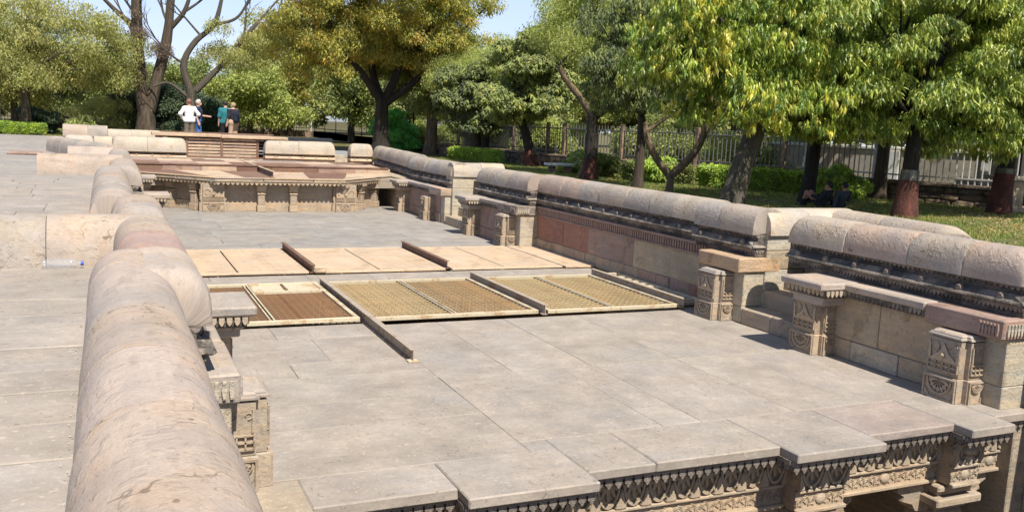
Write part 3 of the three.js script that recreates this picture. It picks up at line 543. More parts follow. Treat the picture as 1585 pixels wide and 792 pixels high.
// parapets
function parapet(s, P, n, label, o = {}) {
  const g = thing('parapet_wall', label, 'parapet wall', [(P[0][0] + P[1][0]) / 2, o.foot ?? 0, (P[0][1] + P[1][1]) / 2], o.group);
  const F = frame(P[0], P[1], n);
  copingRun(F, g, 0, F.len, o);
  if (o.mould !== false) mouldings(F, g, .002, F.len - .002, o.crust ?? M.crust, o.y0, o.ends, P[0], n);
  else if (o.body) { let t = 0; while (t < F.len - .01) { const w = Math.min(F.len - t, rr(.5, .9)); for (const [y0, y1] of o.body) part('wall_stone', lblock(F, t + .002, t + w - .002, y0 + .002, y1 - .002, rr(0, .004), .38, .006, .003), pick(o.bodyMats ?? M.ashlar), g); t += w; } }
  return [g, F];
}
for (const [s, side] of [[1, 'right'], [-1, 'left']]) {
  const n = [-s, 0], w = s > 0, mats = w ? M.copingWeathered : M.coping;
  const bayX = X(s, 3.285), opX = X(s, 3.49);
  parapet(s, [[bayX, 5.05], [bayX, 7.95]], n, w ? 'nearest parapet on the right with rounded coping over two dark toothed mouldings' : 'pinkish rounded parapet behind the nearest coping, its rounded end towards the viewer', { end0: 'round', end1: 'round', mats, chips: .018, pw: 3, ends: 1, lens: w ? [.5, .85] : [.8, 1.2], special: w ? {} : { 1: M.copingPink } });
  parapet(s, [[bayX, 8.55], [bayX, 9.75]], n, w ? 'short parapet over the orange slab, its flat end lit by the sun' : 'short rounded parapet on the left just past the first cross wall', { end0: w ? 'flat' : 'round', mats, pw: 3, ends: 1, lens: [.5, .7] });
  const [wb, FB] = parapet(s, [[opX, 9.75], [opX, 14.95]], n, w ? 'long parapet wall with red, pink and yellow panels above the gratings' : 'long straight parapet on the left between the two cross walls', { mats: w ? M.copingWeathered : M.coping, chips: .018, lens: [.5, .85], foot: -1 });
  { // the wall under it: a band of small balusters, big panels, plinth stones
    const G = benchFrame(s, 9.32, 14.95, 3.485);
    const N = Math.round(G.len / .062), bal = []; for (let i = 0; i < N; i++) bal.push(lblock(G, (i + .2) * G.len / N, (i + .75) * G.len / N, -.355, -.245, -.012, .03, .004));
    part('baluster_band', bal, M.pink[1], wb, 'stuff');
    part('frieze_stone', lblock(G, 0, G.len, -.36, -.245, .02, .3, .003), M.brown[1], wb);
    for (const [y0, y1] of [[-.244, -.206], [-.385, -.357]]) part('fillet', lblock(G, 0, G.len, y0, y1, -.022, .3, .006), M.pink[1], wb);
    const panels = [[.0, .55, M.ochre[1]], [.55, 1.25, M.ochre[0]], [1.25, 2.25, M.ochre[2]], [2.25, 3.65, M.pink[0]], [3.65, 4.55, M.red[1]], [4.55, 5.6, M.red[0]]];
    for (const [a, b, m] of panels) part('wall_panel', lblock(G, a + .003, b - .003, -.80, -.386, rr(0, .006), .3, .005, .002), m, wb);
    let t = 0, k = 0; while (t < G.len - .02) { const q = Math.min(G.len - t, rr(.28, .5)); part('plinth_stone', lblock(G, t + .003, t + q - .003, -1, -.803, -.01 + rr(0, .01), .3, .008, .003), k < 2 ? M.red[1] : k < 5 ? M.pink[0] : pick(M.carved), wb); t += q; k++; }
  }
  parapet(s, [[bayX, 14.90], [bayX, 17.45]], n, w ? 'middle parapet on the right with closely ribbed coping stones' : 'curved end of the middle parapet on the left', { end0: w ? 'flat' : 'round', end1: 'round', mats, pw: 2.8, ends: 1, lens: [.3, .5] });
  parapet(s, [[bayX, 18.95], [bayX, 22.1]], n, w ? 'parapet on the right beside the sloping eave' : 'parapet on the left beside the sloping eave, behind the second cross wall', { end0: 'flat', mats, lens: [.5, .9] });
  const fx = w ? 7.95 : -1.05, fd = w ? 28.7 : 28.0, fX = X(s, 3.40);
  parapet(s, [[fX, 22.1], [fx, fd]], n, w ? 'slanting far parapet on the right running on behind the eave' : 'slanting far parapet on the left running on behind the eave', { mats, top: .42, lens: [.7, 1.1] });
  // far end: the parapet turns across the well
  const jog = w ? [[7.95, 7.2, 28.8], [6.80, 4.58, 29.2]] : [[-1.05, -.28, 28.0], [.19, 2.16, 28.0]];
  jog.forEach(([a, b, d], i) => parapet(s, [[a, d], [b, d]], [0, -1], (w ? ['far parapet piece across the well at its right end', 'far parapet facing the viewer right of the slatted cover'] : ['far parapet piece across the well at its left end', 'far parapet facing the viewer left of the slatted cover'])[i], { end0: 'round', end1: 'round', mats: M.copingPale, crust: [M.peach[0], M.pink[0], M.peach[1]], lens: [.7, 1.2], top: .46 }));
  const cx = w ? [6.80, 7.2, 29.5] : [-.28, .19, 28.5];
  parapet(s, [[cx[0], cx[2]], [cx[1], cx[2]]], [0, -1], w ? 'plain recessed piece of the far parapet on the right' : 'plain recessed piece of the far parapet on the left', { mould: false, body: [[-.2, .05]], mats: M.copingPale, top: .43 });
}
// copings that turn outwards round the stairs, and the broken cross walls on the left
const CW = { mould: false, half: .30, c: .27, base: -.16, lip: -.12, mats: M.coping, lens: [.75, .95] };
parapet(-1, [[-1.12, 7.58], [.30, 7.58]], [0, -1], 'first cross wall on the left, behind the plastic bottle, with an open cracked joint', { ...CW, lens: [.62, .75], special: { 0: M.copingWeathered[2] } });
parapet(-1, [[-1.12, 18.15], [.30, 18.15]], [0, -1], 'second cross wall on the left, its broken end on the paving', { ...CW });
parapet(-1, [[-.75, 21.9], [.35, 21.9]], [0, -1], 'pale third cross wall on the left', { ...CW, mats: [M.coping[2]] });
parapet(1, [[7.20, 8.50], [8.58, 8.50]], [0, -1], 'sunlit parapet across the head of the steps', { mould: false, half: .24, c: .2, mats: M.copingPale, lens: [.55, .8], body: [[-1, -.62], [-.61, -.36], [-.355, -.13], [-.125, .058]], bodyMats: [M.ashlar[0], M.ochre[2], M.ashlar[1]], foot: -1 });
parapet(1, [[8.25, 8.55], [8.02, 6.75]], [-1, 0], 'plain parapet running behind the nearest right parapet', { mould: false, half: .24, c: .12, mats: M.copingWeathered, body: [[-.3, .058]], lens: [.6, .9] });
parapet(1, [[8.05, 6.85], [7.5, 6.30]], [-.7, .7], 'slanting end of the plain parapet behind the nearest right parapet', { mould: false, half: .24, c: .12, mats: M.copingWeathered, body: [[-.3, .058]], lens: [.6, .9] });
parapet(1, [[7.05, 18.9], [8.3, 18.9]], [0, -1], 'sunlit parapet across the head of the farther steps', { mould: false, half: .24, c: .2, mats: M.copingPale, lens: [.55, .8], body: [[-1, -.6], [-.6, -.2], [-.2, .058]], bodyMats: M.ashlar, foot: -1 });
parapet(-1, [[X(-1, 3.44), -2.5], [X(-1, 3.44), 6.02]], [1, 0], 'big rounded coping in the left foreground, pinkish grey with ring joints', { half: .235, mould: false, body: [[-.6, -.22], [-.215, .058]], mats: [M.coping[0], M.coping[2], M.coping[4]], lens: [.62, .85], end1: 'round', fine: .045, chips: .007, foot: -1 });
parapet(1, [[X(1, 3.49), -2.5], [X(1, 3.49), 5.04]], [-1, 0], 'parapet on the right beyond the frame edge', { mats: M.copingWeathered, foot: -1, lens: [.7, .9] });
// steps between the benches
for (const s of [1, -1]) for (const [d0, d1, far] of [[7.44, 8.52, 0], [17.33, 18.92, 1]]) {
  const st = thing('stone_steps', ['wide stone steps on the right between the yellow bench and the orange slab', 'stone steps on the right beside the ribbed parapet', 'stone steps on the left by the first cross wall', 'stone steps on the left by the second cross wall'][(s > 0 ? 0 : 2) + far], 'steps', [X(s, 3.6), -1, (d0 + d1) / 2]);
  const F = benchFrame(s, d0, d1, 3.14);
  for (let i = 0; i < 4; i++) { const y = -.805 + i * .2, c = F.len * rr(.4, .6); for (const [a, b] of [[0, c], [c, F.len]]) part('step', lblock(F, a + .002, b - .002, y - .197 - (i ? .05 : 0), y, i * .30, 1.6, .012, .004), pick(M.carvedGrey), st); }
}

// ------------------------------------------------------------------ the low pavilion with the sloping eave
{
  const p = thing('low_pavilion', 'low eight-sided pavilion with a toothed sloping eave, dwarf pillars and a brown and peach roof', 'pavilion', [3.68, -1, 23]);
  const cx = 3.68, base = [[.75, 23.05], [2.20, 21.42], [5.30, 21.42], [6.85, 23.2]], eave = [[.50, 23.05], [2.26, 21.27], [5.22, 21.29], [7.15, 23.4]];
  // faces: recessed panels between dwarf pillars, a slightly paler plinth course below
  const sides = [[base[0], base[1]], [base[1], base[2]], [base[2], base[3]]];
  sides.forEach(([a, b], k) => {
    const dx = b[0] - a[0], dd = b[1] - a[1], l = Math.hypot(dx, dd), n = [dd / l, -dx / l]; if (n[1] > 0) { n[0] *= -1; n[1] *= -1; }
    const F = frame(a, b, n), bays = k === 1 ? 3 : 2;
    const edges = k === 1 ? [.32, 1.09, 1.83, l - .32] : [.05, l * .38, l * .72, l - .3].slice(0, 3).concat([l - .2]);
    for (let i = 0; i < edges.length - 1; i++) {
      const [t0, t1] = [edges[i], edges[i + 1]];
      part('wall_panel', lblock(F, t0, t1, -.80, -.36, .19, .5, .006), M.carvedGrey[1], p);
      part('plinth_stone', lblock(F, t0, t1, -1, -.80, .17, .5, .008), M.carved[0], p);
      if (i > 0 || k !== 1) { const t = t0; const root = part('dwarf_pillar', lblock(F, t - .10, t + .10, -1, -.84, .0, .4, .012), M.carved[0], p); part('pillar_shaft', lblock(F, t - .08, t + .08, -.84, -.58, .03, .4, .012), M.carved[1], root); part('pillar_ring', lblock(F, t - .095, t + .095, -.60, -.56, .01, .4, .012), M.carved[0], root); part('pillar_capital', [F.put(prism([[-.01, -.42], [.04, -.54], [.4, -.54], [.4, -.42]], t - .10, t + .10)), lblock(F, t - .12, t + .12, -.42, -.335, -.03, .4, .01)], M.carved[0], root); }
    }
    if (k === 1) for (const t of [.03, l - .03]) carvedPost(F, t, p, M.carved, -.30, true, .58);
    part('backing_wall', lblock(F, 0, l, -1, -.31, .45, .9, .004), M.interior, p);
  });
  // eave: teeth, board, sloping slabs
  for (let k = 0; k < 3; k++) {
    const a = eave[k], b = eave[k + 1], dx = b[0] - a[0], dd = b[1] - a[1], l = Math.hypot(dx, dd), n = [dd / l, -dx / l]; if (n[1] > 0) { n[0] *= -1; n[1] *= -1; }
    const F = frame(a, b, n), m = Math.round(l / .105), all = [];
    const tooth = flat([[-.05, 0], [.05, 0], [.046, -.03], [.02, -.062], [0, -.078], [-.02, -.062], [-.046, -.03]], .03);
    for (let i = 0; i < m; i++) { const g = tooth.clone(); g.scale(l / m / .105, rr(.9, 1.05), -1); g.translate((i + .5) * l / m, -.298, .05); all.push(g); }
    part('tooth_frieze', F.put(uvm(flip(merge(all)), 0, 0)), M.carved[0], p, 'stuff');
    const cuts = k === 1 ? [0, 1.05, 2.2, l] : [0, l * .55, l];
    for (let i = 0; i < cuts.length - 1; i++) { part('eave_board', lblock(F, cuts[i] + .004, cuts[i + 1] - .004, -.302, -.218 + rr(-.004, .004), 0, .5, .012, .004), k === 1 ? M.carved[i % 2] : M.carvedGrey[0], p); part('eave_edge', lblock(F, cuts[i] + .004, cuts[i + 1] - .004, -.226, -.206, -.015, .16, .006, .003), pick([M.peach[0], M.coping[0], M.orange]), p); }
    part('soffit', lblock(F, -.1, l + .1, -.33, -.302, .09, .75, .004), M.interior, p);
  }
  // roof slabs with slanting joints, brown next to peach
  const quad = (pts, y0, y1) => { const s = new THREE.Shape(pts.map((q) => new THREE.Vector2(...q))), g = new THREE.ExtrudeGeometry(s, { depth: y1 - y0 - .012, bevelEnabled: true, bevelThickness: .006, bevelSize: .006, bevelOffset: -.008, bevelSegments: 1 }); g.rotateX(-Math.PI / 2); g.translate(0, y0 + .006, 0); return uvm(g); };
  const fr = [eave[0], eave[1], [2.95, 21.27], [3.65, 21.27], [4.4, 21.28], eave[2], eave[3]], bk = [[.30, 24.0], [1.55, 24.0], [2.65, 24.0], [3.55, 24.0], [4.75, 24.0], [5.9, 24.0], [7.1, 24.0]], tone = [M.brown[0], M.peach[0], M.brown[1], M.peach[1], M.brown[0], M.peach[0]];
  for (let i = 0; i < 6; i++) part('roof_slab', quad([[fr[i][0], fr[i][1] + .14], [fr[i + 1][0], fr[i + 1][1] + .14], bk[i + 1], bk[i]], -.27, -.212 + rr(-.003, .003)), tone[i], p);
  // the step in the roof: a pale riser, flat slabs behind it
  const ri = [.30, 1.9, 3.5, 5.1, 7.1]; for (let i = 0; i < 4; i++) { part('riser_stone', block(ri[i] + .004, ri[i + 1] - .004, -.26, -.105, 23.98, 24.2, .01, .003), i % 2 ? M.pink[0] : M.peach[0], p); }
  for (let x = .3, i = 0; x < 7.0; i++) { const w = Math.min(7.1 - x, rr(.8, 1.3)); part('roof_slab', block(x + .003, x + w - .003, -.26, -.085, 24.0 - .05, 26.0, .008, .003), [M.brown[1], M.pink[1], M.peach[1], M.brown[0]][i % 4], p); part('roof_slab', block(x + .003, x + w - .003, -.26, -.088, 26.0, 27.28, .008, .003), [M.pink[0], M.peach[0], M.brown[1], M.peach[1]][i % 4], p); x += w; }
  part('steel_angle', block(.32, 7.05, -.083, -.045, 23.93, 24.0, .003), M.beamRust, p);
  part('fill', block(.4, 7.1, -.5, -.262, 22.6, 27.9, .004), M.interior, p); part('fill', block(-.95, 8.7, -.5, -.262, 24.5, 36.2, .004), M.pink[0], p);
  // low toothed ledge at the back
  part('ledge_stone', block(-.9, 8.2, -.26, -.205, 27.96, 34, .01), M.peach[0], p);
  for (let x = .4; x < 7.0; x += 1.1) part('ledge_stone', block(x, x + 1.09, -.205, -.085 + rr(-.005, .005), 27.3, 27.7, .01), pick([M.copingPale[0], M.coping[1], M.crust[2]]), p);
  { const F = frame([2.4, 27.28], [5.3, 27.28], [0, -1]); rowOf(F, TOOTH, 0, 2.9, .085, -.10, 0, p, M.black, 'tooth_frieze'); }
}
// steel beam lying on that roof
function ibeam(name, label, x, d0, d1, y, h, w, m, group) {
  const b = thing(name, label, 'steel beam', [x, y, (d0 + d1) / 2], group);
  part('flange', block(x - w / 2, x + w / 2, y + h - .009, y + h, d0, d1, .002), m[0], b);
  part('flange', block(x - w / 2, x + w / 2, y, y + .009, d0, d1, .002), m[0], b);
  part('web', block(x - .004, x + .004, y + .009, y + h - .009, d0, d1, .001), m[1], b);
  if (m[2]) for (const d of [d0 + .03]) part('end_plate', block(x - w * .75, x + w * .75, y - .002, y + .012, d - .05, d + .04, .002), m[2], b);
  return b;
}
const BG = 'steel beams laid across the roof openings';
ibeam('steel_beam', 'long steel beam running out past the rusty grating onto the near roof deck', 2.58, 7.80, 11.84, -.995, .120, .066, [M.beam, M.beam, M.ivory], BG);
ibeam('steel_beam', 'steel beam across the middle of the ivory grating', 4.74, 9.42, 11.86, -.985, .125, .066, [M.beam, M.beam], BG);
ibeam('steel_beam', 'steel beam at the right side of the ivory grating by the panelled wall', 6.71, 9.42, 11.84, -.985, .125, .066, [M.beam, M.beam], BG);
ibeam('steel_beam', 'left of the two rusty steel beams across the peach grating, capped by a stone', 2.67, 12.72, 15.16, -.975, .12, .066, [M.beamRust, M.beamRust], BG);
ibeam('steel_beam', 'right of the two rusty steel beams across the peach grating', 4.73, 12.80, 15.12, -.975, .12, .066, [M.beamRust, M.beamRust], BG);
ibeam('steel_beam', 'pale steel beam lying on the brown and peach roof of the low pavilion', 3.6, 21.75, 28.3, -.20, .13, .075, [M.ivoryClean, M.beamRust], BG);
{ const c = thing('stone_block', 'small rough stone at the near end of a rusty beam on the peach grating', 'stone', [2.76, -.96, 12.72]); part('stone', block(2.68, 2.86, -.975, -.87, 12.66, 12.80, .02, .008), M.peach[0], c); }
// ------------------------------------------------------------------ gratings over the openings
function grating(label, x0, x1, d0, d1, y, rails, mulls, mesh, o = {}) {
  const g = thing('metal_grating', label, 'metal grating', [(x0 + x1) / 2, y, (d0 + d1) / 2]);
  const h = o.h ?? .045, w = o.w ?? .055;
  for (const d of [d0, d1 - w]) part('frame_rail', block(x0, x1, y, y + h, d, d + w, .004, .0015), rails, g);
  for (const x of [x0, x1 - w]) part('frame_rail', block(x, x + w, y, y + h, d0 + w, d1 - w, .004), rails, g);
  for (const x of mulls) for (const e of [-.030, .012]) part('mullion', block(x + e, x + e + .020, y + .001, y + h - .004, d0 + w, d1 - w, .003), rails, g);
  const xs = [x0 + w, ...mulls.flatMap((m) => [m - .03, m + .032]), x1 - w], [sx, sd, bw] = mesh.pitch;
  for (let i = 0; i < xs.length; i += 2) {
    const a = xs[i], b = xs[i + 1], bars = [], n = Math.round((d1 - d0 - 2 * w) / sd), m = Math.max(2, Math.round((b - a) / sx)), yb = y + (mesh.y ?? .012), end = o.hatch && i === 2 ? d1 - o.hatch : d1 - w;
    for (let j = 1; j < n; j++) { const d = d0 + w + (d1 - d0 - 2 * w) * j / n; if (d > end) break; const q = new THREE.BoxGeometry(b - a, .014, bw); q.translate((a + b) / 2, yb + .007, -d); bars.push(q); }
    for (let j = 1; j < m; j++) { const q = new THREE.BoxGeometry(mesh.bw2 ?? bw * .7, .010, end - d0 - w); q.translate(a + (b - a) * j / m, yb - .004, -(d0 + w + end) / 2); bars.push(q); }
    part('mesh_bars', uvm(merge(bars)), mesh.mats[(i / 2) % mesh.mats.length], g, 'stuff');
    if (end < d1 - w) { const t = part('hatch_frame', [block(a, b, y + .012, y + .05, end, end + .035, .003), block(a, b, y + .012, y + .05, d1 - w - .036, d1 - w, .003), block(a, a + .035, y + .012, y + .05, end + .036, d1 - w - .037, .003)], rails, g); part('hatch_plate', block(a + .036, b, y + .018, y + .03, end + .036, d1 - w - .037, .002), M.ivory, t); part('hatch_bar', block((a + b) / 2 - .015, (a + b) / 2 + .015, y + .031, y + .048, end + .036, d1 - w - .037, .003), M.beamRust, t); }
  }
  return g;
}
grating('rusty brown grating with an ivory hatch beside the long steel beam', 1.05, 2.53, 9.55, 11.84, -.985, M.ivory, [1.60], { pitch: [.085, .105, .026], mats: [M.rustMesh, M.rustMesh] }, { hatch: .62 });
grating('ivory grating between the long steel beam and the middle beam', 2.63, 4.69, 9.50, 11.84, -.985, M.ivoryClean, [3.65], { pitch: [.085, .105, .024], mats: [M.meshIvory, M.meshIvoryRusty] });
grating('ivory grating between the middle beam and the right beam', 4.80, 6.66, 9.46, 11.82, -.985, M.ivoryClean, [5.73], { pitch: [.085, .105, .024], mats: [M.meshIvory, M.meshIvory] });
grating('narrow ivory grating strip between the right beam and the panelled wall', 6.78, 7.22, 9.60, 11.9, -.99, M.ivory, [], { pitch: [.3, .20, .10], mats: [M.ivory] });
grating('fine peach grating left of the rusty beams', .60, 2.62, 12.74, 15.10, -.985, M.peachMesh, [1.65], { pitch: [.10, .030, .023], mats: [M.peachMesh], bw2: .02 }, { h: .03 });
grating('fine peach grating between the two rusty beams', 2.72, 4.68, 12.72, 15.08, -.985, M.peachMesh, [3.67], { pitch: [.10, .030, .023], mats: [M.peachMesh], bw2: .02 }, { h: .03 });
grating('fine peach grating right of the rusty beams', 4.78, 6.66, 12.70, 15.06, -.985, M.peachMesh, [5.67], { pitch: [.10, .030, .023], mats: [M.peachMesh], bw2: .02 }, { h: .03 });
grating('striped peach plank cover by the squat carved post and the red panel', 6.70, 7.22, 12.66, 15.0, -.985, M.peachMesh, [], { pitch: [.25, .075, .062], mats: [M.peachMesh], bw2: .03 }, { h: .03 });

// ------------------------------------------------------------------ the slatted cover over the far shaft
{
  const c = thing('slatted_cover', 'boxy slatted cover with a pale peach top between the two far parapets', 'slatted cover', [3.6, -.2, 32.5]);
  const d = 31.0, m = [M.peach[1], M.brown[1], M.pink[0]];
  for (const x of [2.36, 3.44, 4.58]) part('post', block(x, x + .08, -.2, .46, d, d + .08, .004), M.beamRust, c);
  part('post', block(4.92, 4.98, -.2, .30, d - .02, d + .05, .004), M.ivoryClean, c);
  for (const [a, b] of [[2.44, 3.44], [3.52, 4.58]]) for (let i = 0; i < 6; i++) part('slat', block(a, b, -.17 + i * .103, -.10 + i * .103 + rr(-.01, .01), d + .02, d + .05, .004, .003), pick([...m, M.peach[1]]), c);
  for (const x of [2.75, 3.1, 3.9, 4.35]) part('stud', block(x, x + .04, -.18, .44, d + .052, d + .08, .003), M.brown[0], c);
  part('top_plank', block(1.35, 3.45, .455, .56, d - .10, d + .5, .01, .004), M.peach[0], c); part('top_plank', block(3.46, 5.6, .44, .53, d - .10, d + .5, .01, .004), M.peach[0], c);
  for (let i = 0; i < 3; i++) part('top_plank', block(1.5, 5.5, .42, .50, d + .52 + i * .9, d + 1.40 + i * .9, .01, .003), M.pink[i % 2], c);
  part('edge_bar', block(1.6, 5.2, .565, .60, d + .35, d + .42, .003), M.beamRust, c);
  for (const x of [1.6, 5.3]) part('end_wall', block(x, x + .1, -.2, .43, d + .5, d + 3.2, .01), M.brown[0], c);
  part('back_slats', [0, 1, 2, 3, 4].map((i) => block(1.7, 5.3, -.15 + i * .12, -.08 + i * .12, d + 3.1, d + 3.15, .003)), M.brown[1], c, 'stuff');
  part('floor_plate', block(1.6, 5.4, -.20, -.18, d - .3, d + 3.3, .003), M.brown[0], c);
}
// more copings past it, pale in the sun
parapet(-1, [[-1.5, 39.5], [.1, 39.5]], [0, -1], 'pale blocky coping at the far end of the paved walk', { mould: false, half: .4, c: .36, top: .56, lip: .1, base: .0, mats: M.coping, body: [[0, .09]], lens: [.7, 1] });
parapet(-1, [[.1, 37.5], [2.2, 37.5]], [0, -1], 'pale coping behind the left far parapet with a dark gap', { mould: false, half: .4, c: .36, top: .47, lip: .1, base: .0, mats: M.copingPale, body: [[0, .09]], lens: [.7, 1] });
parapet(1, [[5.4, 38.2], [8.8, 38.2]], [0, -1], 'pale low coping behind the right far parapet', { mould: false, half: .4, c: .36, top: .40, lip: .1, base: .0, mats: M.copingPale, body: [[0, .09]], lens: [.8, 1.2] });
{ const s = thing('stone_slab', 'small rust coloured slab lying on the far paving', 'stone slab', [-1.9, 0, 25.6]); part('slab', block(-2.2, -1.45, .0, .07, 25.3, 26.0, .02, .01), M.pink[1], s); }

// ------------------------------------------------------------------ plastic bottle by the first cross wall
{
  const b = new THREE.Group(); b.name = 'water_bottle'; b.position.copy(V(-.45, .040, 7.50)); scene.add(b); tag(b, 'empty clear plastic water bottle with a blue cap lying by the cross wall', 'bottle');
  b.rotation.set(0, -.04, -Math.PI / 2);
  const pr = [[0, 0], [.03, .002], [.036, .012]]; for (let i = 0; i < 9; i++) pr.push([.0375, .02 + i * .02], [.0345, .03 + i * .02]); pr.push([.0375, .205], [.031, .225], [.020, .245], [.014, .252], [.014, .268]);
  const body = new THREE.MeshPhysicalMaterial({ color: 0xf4f6f8, roughness: .12, transmission: .9, thickness: 0, ior: 1.3 });
  local('bottle_body', new THREE.LatheGeometry(pr.map((p) => new THREE.Vector2(...p)), 20), body, b);
  const cap = new THREE.CylinderGeometry(.0165, .0165, .022, 14); cap.translate(0, .276, 0); local('bottle_cap', cap, mat(.03, .08, .42, null, null, 0, .4), b);
}
// plaster crumbs along the foot of the big coping
{
  const g = []; const r = rng(5);
  for (let i = 0; i < 60; i++) { const s = rr(.003, .007, r), o = new THREE.TetrahedronGeometry(s); o.scale(1, .5, 1); o.rotateY(r() * 6); o.translate(-.125 - Math.abs(rr(-.02, .04, r)), .004, -rr(2, 6, r)); g.push(o); }
  const c = struct('plaster_crumbs', 'white plaster crumbs along the foot of the big coping'); c.userData.kind = 'stuff'; part('crumbs', uvm(merge(g)), M.copingPale[0], c, 'stuff');
}

// ------------------------------------------------------------------ people: one skin over tapered bones, clothes as shells over the same bones
function meshField(fn, size, c, res) { // fn(x, y, z) < 0 inside, in a cube of half width size round c
  const mc = new MarchingCubes(res, M.dark, false, false, 200000); mc.isolation = 0;
  const half = res / 2; let o = 0;
  for (let k = 0; k < res; k++) for (let j = 0; j < res; j++) for (let i = 0; i < res; i++) mc.field[o++] = -fn(c[0] + (i - half) / half * size, c[1] + (j - half) / half * size, c[2] + (k - half) / half * size);
  mc.update();
  const n = mc.count, g = new THREE.BufferGeometry(), p = new Float32Array(n * 3), q = new Float32Array(n * 3);
  for (let i = 0; i < n * 3; i++) { p[i] = mc.positionArray[i] * size + c[i % 3]; q[i] = mc.normalArray[i]; }
  g.setAttribute('position', new THREE.BufferAttribute(p, 3));
  const w = mergeVertices(g, 1e-5); w.computeVertexNormals(); w.setAttribute('uv', new THREE.BufferAttribute(new Float32Array(w.attributes.position.count * 2), 2));
  // make sure that the skin looks outwards
  return w;
}
const capsule = (a, b, ra, rb) => (x, y, z) => { const dx = b[0] - a[0], dy = b[1] - a[1], dz = b[2] - a[2]; let t = ((x - a[0]) * dx + (y - a[1]) * dy + (z - a[2]) * dz) / (dx * dx + dy * dy + dz * dz || 1); t = Math.max(0, Math.min(1, t)); return Math.hypot(x - a[0] - dx * t, y - a[1] - dy * t, z - a[2] - dz * t) - ra - (rb - ra) * t; };
const blend = (list, k = .03) => (x, y, z) => { let s = 1e3; for (const f of list) { const d = f(x, y, z), h = Math.max(0, k - Math.abs(d - s)) / k; s = Math.min(d, s) - h * h * k * .25; } return s; };
const cut = (f, y0, y1) => (x, y, z) => Math.max(f(x, y, z), y0 - y, y - y1);
